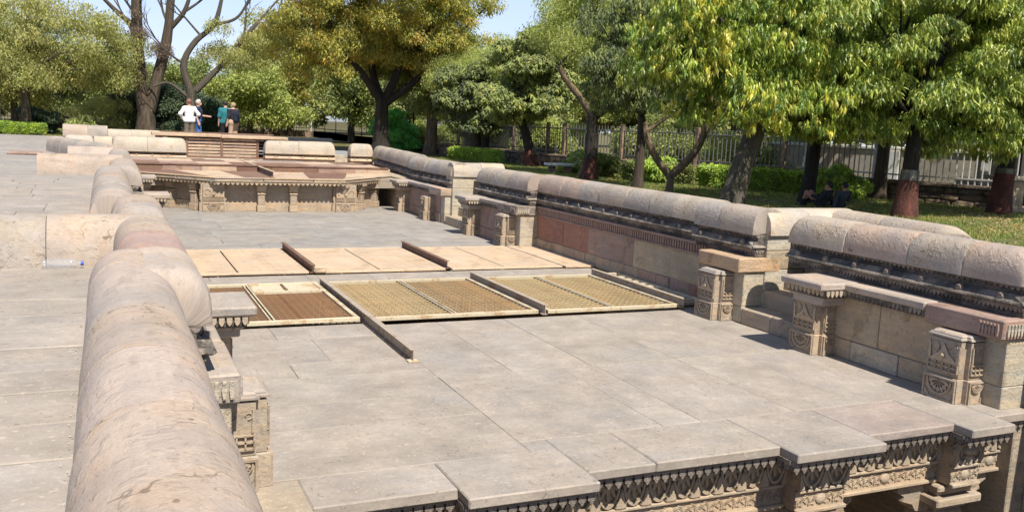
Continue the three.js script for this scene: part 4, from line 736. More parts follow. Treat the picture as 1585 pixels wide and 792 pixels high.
// J: joints in the person's own axes (x to the person's left... facing +z, y up)
function person(label, [x, y, d], turn, J, wear, group) {
  const g = new THREE.Group(); g.name = numbered('person'); g.position.copy(V(x, y, d)); g.rotation.y = turn; scene.add(g); tag(g, label, 'person', group, 'thing');
  const B = (a, b, ra, rb) => [J[a], J[b], ra, rb], limbs = [];
  for (const s of ['L', 'R']) limbs.push(B('sh' + s, 'el' + s, .052, .042), B('el' + s, 'wr' + s, .042, .030), B('hip' + s, 'kn' + s, .088, .060), B('kn' + s, 'an' + s, .060, .042), B('an' + s, 'toe' + s, .042, .034));
  const torso = [[J.pel, J.chest, .125, .140], [J.hipL, J.hipR, .11, .11], [J.shL, J.shR, .062, .062], [J.chest, J.neck, .125, .055], [J.neck, J.head, .055, .06]];
  const hand = []; for (const s of ['L', 'R']) { const w = J['wr' + s], e = J['el' + s], v = [0, 1, 2].map((k) => w[k] - e[k]), l = Math.hypot(...v), u = v.map((q) => q / l), sx = s === 'L' ? 1 : -1; const at = (f, a, b) => [w[0] + u[0] * f + a * .6, w[1] + u[1] * f, w[2] + u[2] * f + b]; hand.push([w, at(.075, 0, 0), .030, .034]); for (let i = 0; i < 4; i++) hand.push([at(.08, 0, -.027 + i * .018), at(.145 - Math.abs(i - 1.4) * .008, .012 * sx, -.03 + i * .02), .009, .008]); hand.push([at(.035, 0, .03), at(.085, .008 * sx, .055), .010, .009]); }
  const bones = [...torso, ...limbs, ...hand].map((b) => capsule(...b));
  const H = J.head, h = [capsule([H[0], H[1] + .02, H[2] - .01], [H[0], H[1] + .05, H[2] + .005], .088, .085), capsule([H[0], H[1] - .05, H[2] + .035], [H[0], H[1] - .07, H[2] + .045], .055, .045), capsule([H[0], H[1] + .005, H[2] + .085], [H[0], H[1] - .03, H[2] + .108], .010, .016), capsule([H[0] - .085, H[1], H[2]], [H[0] - .09, H[1] - .03, H[2] - .005], .014, .010), capsule([H[0] + .085, H[1], H[2]], [H[0] + .09, H[1] - .03, H[2] - .005], .014, .010), capsule([H[0] - .02, H[1] - .065, H[2] + .085], [H[0] + .02, H[1] - .065, H[2] + .085], .010, .010)];
  const ys = Object.values(J).map((p) => p[1]), top = Math.max(...ys) + .2, bot = Math.min(...ys) - .1, half = wear.half ?? (top - bot) / 2 * 1.04, mid = [0, (top + bot) / 2, wear.midZ ?? 0];
  const body = blend([...bones, ...h], .035);
  const m = local('body', meshField(body, half, mid, 104), wear.skin, g); m.name = 'body';
  const shell = (list, t, k = .05) => { const f = blend(list.map(([a, b, ra, rb]) => capsule(a, b, ra + t, rb + t)), k); return f; };
  const lower = limbs.filter((_, i) => [2, 3, 7, 8].includes(i)), upperArms = limbs.filter((_, i) => [0, 5].includes(i)), foreArms = limbs.filter((_, i) => [1, 6].includes(i));
  const up = [torso[0], torso[2], torso[3], ...upperArms, ...(wear.longSleeves ? foreArms : [])];
  local('shirt', meshField(wear.hem != null ? cut(shell([torso[0], torso[1], ...up], .022), wear.hem, J.neck[1] + .0) : cut(shell(up, .022), -9, J.neck[1] + .0), half, mid, 104), wear.shirt, g);
  const legs = wear.shorts ? lower.filter((_, i) => i % 2 === 0) : lower;
  local('trousers', meshField(cut(shell([torso[1], ...legs], .016), -9, J.pel[1] + .10), half, mid, 104), wear.trousers, g);
  if (wear.hair) { const f = capsule([H[0], H[1] + .035, H[2] - .022], [H[0], H[1] + .055, H[2] - .005], .093, .092); local('hair', meshField((a, b, c) => Math.max(f(a, b, c), (H[1] + .005 + (c - H[2]) * .75) - b), .16, H, 44), wear.hair, g); }
  local('shoes', meshField(blend(['L', 'R'].map((s) => capsule([J['an' + s][0], J['an' + s][1] - .02, J['an' + s][2] - .02], [J['toe' + s][0], J['toe' + s][1], J['toe' + s][2]], .05, .042)), .01), .45, [(J.anL[0] + J.anR[0]) / 2, J.anL[1], (J.anL[2] + J.anR[2]) / 2], 70), M.dark, g);
  if (wear.bag) local('shoulder_bag', meshField(blend([capsule([.0, J.chest[1] - .02, -.18], [0, J.chest[1] - .26, -.19], .10, .12)], .02), .4, [0, J.chest[1] - .1, -.15], 40), wear.bag, g);
  return g;
}
const stand = (o = {}) => ({ pel: [0, .96, 0], chest: [0, 1.27, 0], neck: [0, 1.46, -.01], head: [0, 1.59, .015], shL: [.175, 1.37, 0], shR: [-.175, 1.37, 0], elL: [.235, 1.12, -.02], elR: [-.235, 1.12, -.02], wrL: [.24, .88, .05], wrR: [-.24, .88, .05], hipL: [.09, .92, 0], hipR: [-.09, .92, 0], knL: [.10, .50, .02], knR: [-.10, .50, .02], anL: [.10, .08, -.01], anR: [-.11, .08, 0], toeL: [.12, .035, .14], toeR: [-.13, .035, .14], ...o });
const cloth = (r, g, b) => mat(r, g, b, null, null, 0, .95), skin = mat(.36, .19, .12, null, null, 0, .6), skinFair = mat(.50, .30, .22, null, null, 0, .6), hairDark = mat(.02, .016, .013, null, null, 0, .7), hairGrey = mat(.50, .48, .46, null, null, 0, .8);
person('person in loose white shirt and grey trousers, seen from behind past the slatted cover', [2.93, 0, 36.6], Math.PI + .2, stand({ elL: [.34, 1.16, -.03], wrL: [.20, .98, .14], elR: [-.34, 1.16, -.03], wrR: [-.20, .98, .14] }), { skin, shirt: cloth(.80, .80, .80), trousers: cloth(.16, .13, .10), hair: mat(.20, .10, .07), longSleeves: true, hem: .86 });
person('person with white hair, navy top and blue jeans beside the one in white', [3.28, 0, 36.9], Math.PI / 2 - .3, stand({ wrL: [.22, 1.10, .28], elL: [.23, 1.12, .05] }), { skin: skinFair, shirt: cloth(.015, .025, .07), trousers: cloth(.05, .13, .36), hair: hairGrey });
person('person in a teal shirt and black shorts seen from behind, left of the pair', [4.22, 0, 36.4], Math.PI - .1, stand(), { skin: skinFair, shirt: cloth(.02, .16, .18), trousers: cloth(.012, .012, .014), hair: hairDark, hem: .84 });
person('person in black T-shirt and pale shorts with dark bag, right of the teal shirt', [4.46, 0, 36.0], Math.PI + .5, stand({ head: [0, 1.53, .02], neck: [0, 1.42, 0] }), { skin: skinFair, shirt: cloth(.018, .018, .03), trousers: cloth(.42, .30, .20), hair: mat(.30, .24, .13), bag: cloth(.01, .015, .03) });
const sit = (o = {}) => ({ pel: [0, .13, 0], chest: [0, .38, -.12], neck: [0, .53, -.20], head: [0, .66, -.21], shL: [.18, .48, -.17], shR: [-.18, .48, -.17], elL: [.27, .28, -.05], elR: [-.27, .28, -.05], wrL: [.20, .34, .20], wrR: [-.20, .34, .20], hipL: [.10, .12, .02], hipR: [-.10, .12, .02], knL: [.16, .42, .40], knR: [-.16, .42, .40], anL: [.12, .07, .55], anR: [-.12, .07, .55], toeL: [.13, .04, .70], toeR: [-.13, .04, .70], ...o });
const seat1 = person('person in dark clothes sitting on the lawn, left of the two, back to the viewer', [11.95, 0, 12.75], Math.PI + .45, sit({ head: [.02, .64, -.19] }), { skin, shirt: cloth(.02, .02, .025), trousers: cloth(.015, .015, .02), hair: hairDark, midZ: .18, half: .62, longSleeves: true });
const seat2 = person('person in dark grey shirt sitting on the lawn, right of the seated two', [12.25, 0, 12.62], Math.PI - .15, sit({ wrL: [.34, .08, -.26], elL: [.30, .26, -.24] }), { skin, shirt: cloth(.045, .052, .06), trousers: cloth(.02, .02, .025), hair: hairDark, midZ: .18, half: .62, longSleeves: true });
for (const q of [seat1, seat2]) q.scale.setScalar(.62); // slight figures, well below an adult's height beside the trunks

// ------------------------------------------------------------------ trees, hedges, grass
const TL = rng(777), tr_ = (a, b) => rr(a, b, TL);
const leafGeo = (L, W, bend, dir) => { // one leaf of four triangles, bent along its midrib; dir: the way it points
  const g = new THREE.BufferGeometry(), p = [0, 0, 0, -W / 2, -.12 * W, L * .38, W / 2, -.12 * W, L * .38, 0, 0, L * .42, 0, -bend, L];
  p[10] = 0; const idx = [0, 3, 1, 0, 2, 3, 1, 3, 4, 3, 2, 4];
  g.setAttribute('position', new THREE.BufferAttribute(new Float32Array(p), 3)); g.setIndex(idx);
  g.lookAt(dir); return g;
};
function cluster(n, L, W, droop, spread, seed) { // a spray of leaves round a twig end
  const r = rng(seed), g = [];
  for (let i = 0; i < n; i++) {
    const a = i / n * Math.PI * 2 + rr(-.4, .4, r), dn = droop + rr(-.35, .35, r), l = L * rr(.7, 1.1, r);
    const q = leafGeo(l, W * rr(.8, 1.15, r), l * .22, new THREE.Vector3(Math.cos(a) * Math.cos(dn), -Math.sin(dn), Math.sin(a) * Math.cos(dn)));
    q.translate(rr(-spread, spread, r), rr(-spread, spread, r), rr(-spread, spread, r)); g.push(q.toNonIndexed());
  }
  const m = mergeGeometries(g); m.computeVertexNormals(); m.setAttribute('uv', new THREE.BufferAttribute(new Float32Array(m.attributes.position.count * 2), 2)); return m;
}
const SPRAY = {
  droop: cluster(10, .125, .034, 1.1, .045, 1), droopB: cluster(10, .115, .032, 1.0, .045, 2), broad: cluster(9, .15, .055, .45, .05, 3),
  neem: cluster(16, .11, .034, .65, .13, 4), feather: cluster(18, .085, .016, .6, .16, 5), far: cluster(16, .17, .065, .6, .24, 6), farFine: cluster(18, .15, .04, .55, .26, 7), hedge: cluster(12, .055, .030, -.3, .05, 8), big: cluster(12, .24, .10, .4, .16, 9),
};
const PAL = { // base colours with weights
  mango: [[.06, .105, .016, 4], [.11, .165, .022, 4], [.21, .25, .032, 5], [.36, .34, .055, 4], [.46, .38, .09, 2]],  // leaf greens; darkest and palest tones also paint in deep shadow and highlights
  mangoDark: [[.045, .065, .016, 4], [.08, .105, .024, 5], [.15, .175, .034, 4], [.26, .26, .055, 2.5]],
  mangoLight: [[.07, .115, .02, 3], [.13, .18, .03, 4], [.25, .28, .05, 5], [.33, .33, .08, 2.5]],
  autumn: [[.11, .14, .02, 4], [.17, .185, .022, 5], [.24, .225, .026, 5], [.31, .245, .03, 3], [.36, .22, .03, 1], [.08, .105, .018, 3]],
  light: [[.20, .235, .045, 5], [.26, .285, .06, 5], [.14, .175, .035, 3], [.33, .31, .08, 2]],
  green: [[.115, .15, .03, 5], [.16, .19, .04, 4], [.22, .235, .05, 3], [.07, .095, .022, 3]],
  dark: [[.03, .055, .018, 6], [.045, .075, .022, 4], [.07, .10, .03, 2]],
  olive: [[.17, .185, .05, 5], [.23, .235, .06, 4], [.29, .26, .07, 2.5], [.11, .13, .035, 2], [.32, .22, .07, .7]],
  hedge: [[.17, .26, .022, 4], [.27, .34, .03, 4], [.10, .17, .018, 3], [.36, .38, .05, 1.5]],
  bright: [[.10, .30, .05, 5], [.15, .38, .06, 4], [.07, .20, .04, 3]],
};
function leaves(parent, name, geo, list, pal, [s0, s1], lm = LEAFM, flatTilt = .5) { // list: points (world)
  const o = originOf(parent), im = new THREE.InstancedMesh(geo, lm, list.length); im.name = name;
  const q = new THREE.Quaternion(), e = new THREE.Euler(), m = new THREE.Matrix4(), c = new THREE.Color(), tot = pal.reduce((a, p) => a + p[3], 0);
  list.forEach((p, i) => {
    e.set(tr_(-flatTilt, flatTilt), tr_(0, 6.283), tr_(-flatTilt, flatTilt)); q.setFromEuler(e); const s = tr_(s0, s1);
    m.compose(p.clone().sub(o), q, new THREE.Vector3(s, s, s)); im.setMatrixAt(i, m);
    let w = (vnoise(p.x * 2.6, p.y * 2.6, p.z * 2.6) * .5 + TL() * .5) * tot, k = 0; // leaf colours come in patches
    while (k < pal.length - 1 && w > pal[k][3]) { w -= pal[k][3]; k++; }
    const b = tr_(1.3, 2.5); c.setRGB(pal[k][0] * b, pal[k][1] * b, pal[k][2] * b); im.setColorAt(i, c);
  });
  im.castShadow = im.receiveShadow = true; im.userData.kind = 'stuff'; parent.add(im); return im;
}
// the clumps that a crown is made of, spread through an uneven ellipsoid
function clumps(c, r, n, rb, hollow = .45) {
  const out = []; let guard = 0;
  while (out.length < n && guard++ < n * 40) {
    const u = tr_(-1, 1), a = tr_(0, 6.283), k = Math.cbrt(tr_(hollow ** 3, 1)), w = Math.sqrt(1 - u * u), nz = .75 + .5 * vnoise(Math.cos(a) * w * 2 + c[0], u * 2 + 5, Math.sin(a) * w * 2 + c[2]);
    out.push({ c: new THREE.Vector3(c[0] + r[0] * w * Math.cos(a) * k * nz, c[1] + r[1] * u * k * nz, -(c[2] + r[2] * w * Math.sin(a) * k * nz)), r: rb * tr_(.65, 1.3) });
  }
  return out;
}
function fillClumps(cl, n, flatY = .6) {
  const wsum = cl.reduce((s, b) => s + b.r ** 2.2, 0), out = [];
  for (const b of cl) { const m = Math.round(n * b.r ** 2.2 / wsum); for (let i = 0; i < m; i++) { const u = tr_(-.55, 1), a = tr_(0, 6.283), k = b.r * Math.cbrt(tr_(.25, 1)) * (TL() < .08 ? 1.3 : 1), w = Math.sqrt(1 - u * u); out.push(new THREE.Vector3(b.c.x + w * Math.cos(a) * k, b.c.y + u * k * flatY, b.c.z + w * Math.sin(a) * k)); } }
  return out;
}
const up3 = (x, y, d) => V(x, y, d);
function tree(name, label, [x, d], o) {
  const t = thing(name, label, o.cat ?? 'tree', [x, 0, d], o.group), bark = o.bark ?? M.bark, top = o.top ?? [x + (o.lean?.[0] ?? 0), o.fork, d + (o.lean?.[1] ?? 0)], r = o.r;
  const trunkPts = o.trunk ? o.trunk.map((p) => V(...p)) : [V(x, -.1, d), V(x + (top[0] - x) * .35 + tr_(-.03, .03), top[1] * .4, d + (top[2] - d) * .35), V(...top)];
  part('trunk', uvm2(limb(trunkPts, [r * 1.6, r * 1.14, r * 1.02, r * .94, r * .88], 14, .35, x)), bark, t);
  if (o.paint) { // red and white limewash round the foot
    const at = (y) => { const f = y / top[1]; return V(x + (top[0] - x) * f, y, d + (top[2] - d) * f); };
    part('red_band', limb([at(-.02), at(o.paint * .5), at(o.paint)], [r * 1.66, r * 1.30, r * 1.17], 14, .34, x), M.redPaint, t);
    if (o.white) part('white_band', limb([at(o.paint + .002), at(o.paint + o.white * .5), at(o.paint + o.white)], [r * 1.18, r * 1.15, r * 1.13], 14, .34, x), M.whitePaint, t);
  }
  const T = trunkPts[trunkPts.length - 1], cl = (o.crowns ?? []).flatMap((c) => clumps(c.c, c.r, c.n, c.rb, c.hollow));
  for (const l of o.limbs ?? []) part('branch', uvm2(limb(l.p.map((p) => V(...p)), l.r, 9, .3, l.r[0] * 50)), l.m ?? bark, t);
  const twigs = o.twigs ?? Math.min(26, cl.length), step = Math.max(1, Math.floor(cl.length / Math.max(1, twigs)));
  const ends = (o.limbs ?? []).map((l) => V(...l.p[l.p.length - 1])), starts = ends.length ? ends : [T];
  for (let i = 0; i < cl.length && twigs; i += step) {
    const e = cl[i].c, s = starts.reduce((b, q) => (q.distanceTo(e) < b.distanceTo(e) ? q : b)), L = s.distanceTo(e); if (L < .3) continue;
    const mid = s.clone().lerp(e, .5).add(new THREE.Vector3(tr_(-.1, .1) * L, .10 * L, tr_(-.1, .1) * L)), r0 = Math.min(r * .40, .02 + L * .018);
    part('branch', uvm2(limb([s, mid, e], [r0, r0 * .6, r0 * .22], 6, .2, i)), bark, t);
  }
  if (cl.length) leaves(t, 'crown', o.spray, fillClumps(cl, o.leaves, o.flatY), o.pal, o.size ?? [.8, 1.25], o.gloss ? LEAF : LEAFM, o.tilt);
  return t;
}
function uvm2(g) { const uv = g.attributes.uv; for (let i = 0; i < uv.count; i++) uv.setX(i, uv.getX(i) * 2); return g; }
function bareTwigs(t, starts, n, L, up, bark, seed, r0 = .03) { // leafless boughs that divide
  const r = rng(seed), grow = (p, dir, len, rad, lev) => {
    const a = p.clone(), b = a.clone().addScaledVector(dir, len * .5).add(new THREE.Vector3(rr(-.12, .12, r), rr(-.05, .12, r), rr(-.12, .12, r)).multiplyScalar(len)), c = b.clone().addScaledVector(dir, len * .5).add(new THREE.Vector3(rr(-.15, .15, r), up * .1, rr(-.15, .15, r)).multiplyScalar(len));
    list[lev] ??= []; list[lev].push(limb([a, b, c], [rad, rad * .75, rad * .5], lev ? 5 : 7, .2, len * 9));
    if (lev < 3) for (let i = 0; i < 3; i++) grow(i ? c : b, dir.clone().add(new THREE.Vector3(rr(-.8, .8, r), rr(-.3, .6, r) * up, rr(-.8, .8, r))).normalize(), len * rr(.5, .75, r), rad * .55, lev + 1);
  }, list = [];
  for (const [p, dir, len] of starts) grow(V(...p), new THREE.Vector3(dir[0], dir[1], -dir[2]).normalize(), len, r0, 0);
  list[0].forEach((g) => part('branch', g, bark, t)); part('twigs', list.slice(1).flat(), bark, t, 'stuff');
  return list.slice(2).flat().map((g) => { const p = t.position, a = g.attributes.position, i = a.count - 1; return new THREE.Vector3(a.getX(i), a.getY(i), a.getZ(i)); });
}
// the big tree with hanging leaves behind the right parapet
tree('broad_tree', 'big tree with hanging yellow green leaves and a thick leaning trunk behind the parapet', [9.70, 12.5], { fork: 2.0, lean: [.72, .1], r: .175, bark: M.barkGrey, spray: SPRAY.droop, gloss: true, leaves: 7600, pal: PAL.mango, tilt: .5, flatY: .55, size: [.75, 1.2],
  twigs: 10, limbs: [{ p: [[10.4, 1.9, 12.6], [10.2, 2.5, 12.9], [9.6, 3.2, 13.2]], r: [.11, .08, .04] }, { p: [[10.4, 1.95, 12.65], [10.8, 2.6, 13.0], [11.3, 3.3, 13.4]], r: [.12, .08, .04] }],
  crowns: [{ c: [10.3, 3.1, 12.6], r: [2.35, 1.6, 1.2], n: 120, rb: .38, hollow: .35 }, { c: [9.0, 2.15, 12.9], r: [1.0, .9, .9], n: 20, rb: .42 }, { c: [10.0, 1.75, 12.0], r: [1.6, .45, 1.0], n: 18, rb: .36 }, { c: [11.6, 2.6, 11.8], r: [1.0, 1.2, 1.0], n: 20, rb: .45 }] });
tree('broad_tree', 'dense tree at the right, its trunk with a red painted foot and white band', [12.25, 11.1], { fork: 1.5, lean: [.06, 0], r: .135, paint: .62, white: .17, bark: M.barkDark, spray: SPRAY.droopB, gloss: true, leaves: 7000, pal: PAL.mangoLight, tilt: .5,
  crowns: [{ c: [12.6, 2.9, 11.2], r: [1.9, 1.6, 1.5], n: 90, rb: .38, hollow: .45 }, { c: [12.1, 1.65, 11.4], r: [1.0, .4, .8], n: 14, rb: .34 }, { c: [13.2, 1.6, 10.8], r: [.9, .35, .7], n: 10, rb: .34 }] });
tree('broad_tree', 'tree with a plain dark trunk left of the two seated people', [12.45, 13.7], { fork: 1.45, lean: [.12, -.05], r: .12, bark: M.barkDark, spray: SPRAY.droopB, gloss: true, leaves: 4800, pal: PAL.mangoLight, tilt: .5, crowns: [{ c: [12.6, 2.75, 13.7], r: [1.6, 1.5, 1.5], n: 50, rb: .46, hollow: .5 }, { c: [12.3, 1.65, 13.4], r: [1.2, .4, .9], n: 16, rb: .34 }] });
tree('broad_tree', 'tree at the right edge with a red and white banded trunk beside the stone pedestal', [15.3, 11.7], { fork: 1.6, lean: [.1, 0], r: .15, paint: .75, white: .1, bark: M.barkDark, spray: SPRAY.droopB, gloss: true, leaves: 6200, pal: PAL.mangoLight, tilt: .5, crowns: [{ c: [14.9, 3.0, 11.2], r: [2.0, 1.9, 1.8], n: 60, rb: .5, hollow: .5 }, { c: [14.5, 1.65, 10.9], r: [1.3, .45, .9], n: 18, rb: .34 }] });
tree('broad_tree', 'slim tree at the rubble wall between the dark trunk and the red footed one', [15.5, 14.8], { fork: 1.7, r: .13, bark: M.bark, spray: SPRAY.droopB, leaves: 4200, pal: PAL.mangoDark, crowns: [{ c: [15.2, 3.1, 14.6], r: [1.5, 1.5, 1.4], n: 40, rb: .55 }] });
tree('pruned_tree', 'pale pruned tree forking into two bare arms low above the parapet', [10.55, 15.6], { trunk: [[10.55, -.1, 15.6], [10.56, .25, 15.6], [10.55, .42, 15.6]], fork: .42, r: .085, bark: M.barkPale, twigs: 0, limbs: [{ p: [[10.55, .36, 15.6], [10.25, .72, 15.7], [10.02, 1.15, 15.75], [10.0, 1.42, 15.8]], r: [.085, .075, .07, .05] }, { p: [[10.02, 1.25, 15.75], [10.25, 1.42, 15.7], [10.45, 1.6, 15.6]], r: [.05, .045, .04] }, { p: [[10.56, .36, 15.6], [10.95, .75, 15.5], [11.15, 1.2, 15.4], [11.2, 2.0, 15.3]], r: [.085, .075, .065, .05] }] });
tree('broad_tree', 'slim brown tree between the pruned tree and the red footed forked tree', [10.6, 16.9], { fork: 1.55, r: .10, bark: M.bark, spray: SPRAY.droopB, leaves: 3200, pal: PAL.mangoDark, crowns: [{ c: [10.5, 2.7, 17.0], r: [1.2, 1.2, 1.0], n: 36, rb: .48 }] });
tree('forked_tree', 'dark forked tree with a red painted foot and a pale sawn branch reaching left', [11.1, 20.0], { fork: 1.85, r: .16, paint: .52, bark: M.barkDark, spray: SPRAY.feather, leaves: 3600, pal: PAL.light, flatY: .6, size: [.9, 1.5],
  limbs: [{ p: [[11.1, 1.6, 20], [10.75, 2.05, 20.1], [10.35, 2.5, 20.2], [10.2, 2.75, 20.2]], r: [.12, .09, .08, .06], m: M.barkPale }, { p: [[11.15, 1.8, 20], [11.3, 2.6, 20.1], [11.1, 3.6, 20.4]], r: [.13, .09, .05] }, { p: [[11.1, 1.5, 20], [11.7, 1.95, 19.8], [12.3, 2.2, 19.6]], r: [.10, .07, .04] }], crowns: [{ c: [11.45, 3.9, 20.6], r: [1.35, 1.5, 1.5], n: 40, rb: .45, hollow: .3 }, { c: [11.9, 2.2, 19.8], r: [1.0, .5, .8], n: 12, rb: .4 }] });
tree('small_tree', 'small tree with pale leaves on a leaning trunk by the red stone wall', [12.3, 25.9], { fork: 1.5, lean: [-.35, .2], r: .15, paint: .5, bark: M.barkDark, spray: SPRAY.broad, leaves: 4000, pal: PAL.green, size: [.9, 1.4], crowns: [{ c: [12.0, 2.6, 26.2], r: [1.6, 1.3, 1.4], n: 40, rb: .5, hollow: .3 }] });
tree('feathery_tree', 'tall feathery light green tree against the sky right of the big yellowing tree', [12.6, 31.5], { fork: 2.2, r: .2, bark: M.barkGrey, spray: SPRAY.feather, leaves: 6500, pal: PAL.light, flatY: .6, size: [1.0, 1.7], crowns: [{ c: [13.0, 2.7, 31.5], r: [2.1, 1.2, 2.0], n: 44, rb: .6, hollow: .3 }, { c: [14.2, 4.0, 32], r: [1.2, .6, .9], n: 7, rb: .4 }] });
tree('small_tree', 'dark bushy tree with two thin trunks under the feathery tree', [12.8, 31.0], { fork: 1.3, r: .13, bark: M.barkDark, spray: SPRAY.broad, leaves: 4500, pal: PAL.mangoDark, size: [1.0, 1.6], crowns: [{ c: [12.4, 2.2, 30.6], r: [1.7, 1.2, 1.4], n: 40, rb: .5, hollow: .3 }] });
tree('small_tree', 'tree with a pale brown trunk hung with dead leaves beyond the slanting parapet', [12.4, 36.0], { fork: 2.4, r: .22, bark: M.barkPale, spray: SPRAY.neem, leaves: 5000, pal: PAL.green, size: [1.1, 1.8], crowns: [{ c: [11.6, 4.0, 36.4], r: [2.2, 2.2, 2.0], n: 40, rb: .7, hollow: .3 }] });
tree('yellowing_tree', 'big spreading tree with yellowing leaves on a thick dark forked trunk', [9.75, 34.2], { fork: 2.05, r: .27, bark: M.barkDark, spray: SPRAY.neem, leaves: 10500, pal: PAL.autumn, size: [1.05, 1.7],
  limbs: [[[0, 1.9, 0], [-.8, 2.9, -.2], [-1.7, 3.8, -.5], [-2.3, 4.8, -.6]], [[0, 1.95, 0], [-.3, 3.1, .4], [-.4, 4.7, .5]], [[.06, 1.95, 0], [.55, 3.1, -.1], [.75, 4.8, 0]], [[.12, 1.9, 0], [1.0, 2.6, -.2], [1.9, 3.5, -.4]], [[-1.2, 3.5, -.4], [-1.2, 4.5, 0], [-1.6, 5.6, .2]]].map((p, i) => ({ p: p.map((q) => [q[0] + 9.75, q[1], q[2] + 34.2]), r: i < 4 ? [.17, .13, .09, .05].slice(0, p.length) : [.10, .07, .05] })),
  crowns: [{ c: [9.6, 5.7, 34.2], r: [4.2, 2.8, 2.9], n: 230, rb: .52, hollow: .3 }, { c: [6.9, 3.9, 34.2], r: [1.4, 1.4, 1.5], n: 26, rb: .6 }, { c: [12.1, 4.0, 34.0], r: [1.2, 1.2, 1.3], n: 22, rb: .55 }] });
{ // twin trunked tree, nearly bare
  const t = tree('bare_tree', 'tall nearly bare tree whose trunk divides low into two, hung with dead brown creeper', [1.75, 46], { fork: 1.6, r: .42, bark: M.bark, twigs: 0, spray: SPRAY.farFine, leaves: 420, pal: [[.13, .09, .06, 3], [.17, .12, .08, 2]], size: [.5, .9],
    limbs: [{ p: [[1.68, 1.2, 46], [1.5, 3.0, 46], [1.42, 5.2, 46], [1.5, 8.4, 46]], r: [.30, .28, .25, .16] }, { p: [[1.9, 1.2, 46], [2.25, 2.6, 46], [2.7, 4.4, 46.2], [2.85, 5.6, 46.2], [3.1, 8.8, 46.4]], r: [.30, .25, .22, .19, .12] }, { p: [[1.45, 4.9, 46], [.5, 5.7, 46], [-.4, 6.6, 46]], r: [.14, .10, .05] }, { p: [[2.8, 5.0, 46.2], [3.5, 5.9, 46], [4.0, 7.8, 46]], r: [.13, .09, .05] }],
    crowns: [{ c: [1.55, 3.8, 45.9], r: [.35, 1.8, .3], n: 14, rb: .28 }, { c: [2.5, 3.8, 45.9], r: [.3, 1.0, .3], n: 6, rb: .25 }] });
  bareTwigs(t, [[[1.5, 8, 46], [0, 1, 0], 2.2], [[1.45, 5.4, 46], [-.8, .9, .1], 1.8], [[-.4, 6.5, 46], [-.8, .6, 0], 1.6], [[3.1, 8.6, 46.4], [.3, 1, 0], 2], [[4, 7.6, 46], [.6, .7, 0], 1.6], [[2.8, 5.2, 46.1], [-.3, 1, .2], 1.6], [[1.45, 4.3, 46], [-.5, 1, 0], 1.5], [[3.4, 5.8, 46], [.7, .6, 0], 1.5]], 0, 0, 1, M.barkGrey, 31, .07);
}
{ // crooked bare tree behind the standing people
  const t = tree('bare_tree', 'crooked bare tree with twisting grey boughs behind the standing people', [3.6, 44], { fork: 2.3, r: .24, bark: M.barkGrey, twigs: 0, spray: SPRAY.farFine, leaves: 500, pal: PAL.olive, limbs: [{ p: [[3.60, 2.1, 44], [3.30, 3.4, 44], [3.80, 4.4, 44], [4.60, 5.2, 44], [5.00, 6.6, 44]], r: [.18, .15, .13, .11, .07] }, { p: [[3.80, 2.2, 44], [4.90, 3.4, 44], [5.90, 4.7, 44], [7.00, 6.0, 44.4]], r: [.16, .13, .11, .06] }, { p: [[4.60, 5.2, 44], [5.60, 5.6, 44], [6.30, 6.8, 44]], r: [.08, .06, .04] }, { p: [[3.50, 1.9, 44], [2.60, 2.5, 44], [2.00, 2.3, 44]], r: [.09, .07, .04] }], crowns: [{ c: [5.3, 4.0, 44], r: [1.8, 1.2, 1], n: 9, rb: .5 }] });
  bareTwigs(t, [[[5.00, 6.4, 44], [0, 1, 0], 1.8], [[6.90, 5.9, 44.4], [.7, .8, 0], 1.8], [[6.20, 6.6, 44], [.4, .9, 0], 1.5], [[4.10, 4.6, 44], [-.7, .8, 0], 1.8], [[5.80, 4.5, 44], [.2, 1, .2], 1.6], [[3.40, 3.3, 44], [-.8, .6, 0], 1.6]], 0, 0, 1, M.barkGrey, 43, .055);
}
tree('olive_tree', 'dusty olive green tree with a thin brown trunk at the left end of the garden', [-3.1, 44.5], { fork: 2.3, r: .19, bark: M.bark, spray: SPRAY.farFine, leaves: 3800, pal: PAL.olive, size: [.8, 1.4], crowns: [{ c: [-1.9, 3.7, 45], r: [3.4, 1.8, 2.4], n: 66, rb: .75, hollow: .35 }, { c: [-4.7, 3.0, 44.5], r: [1.6, 1.2, 1.4], n: 18, rb: .7 }] });
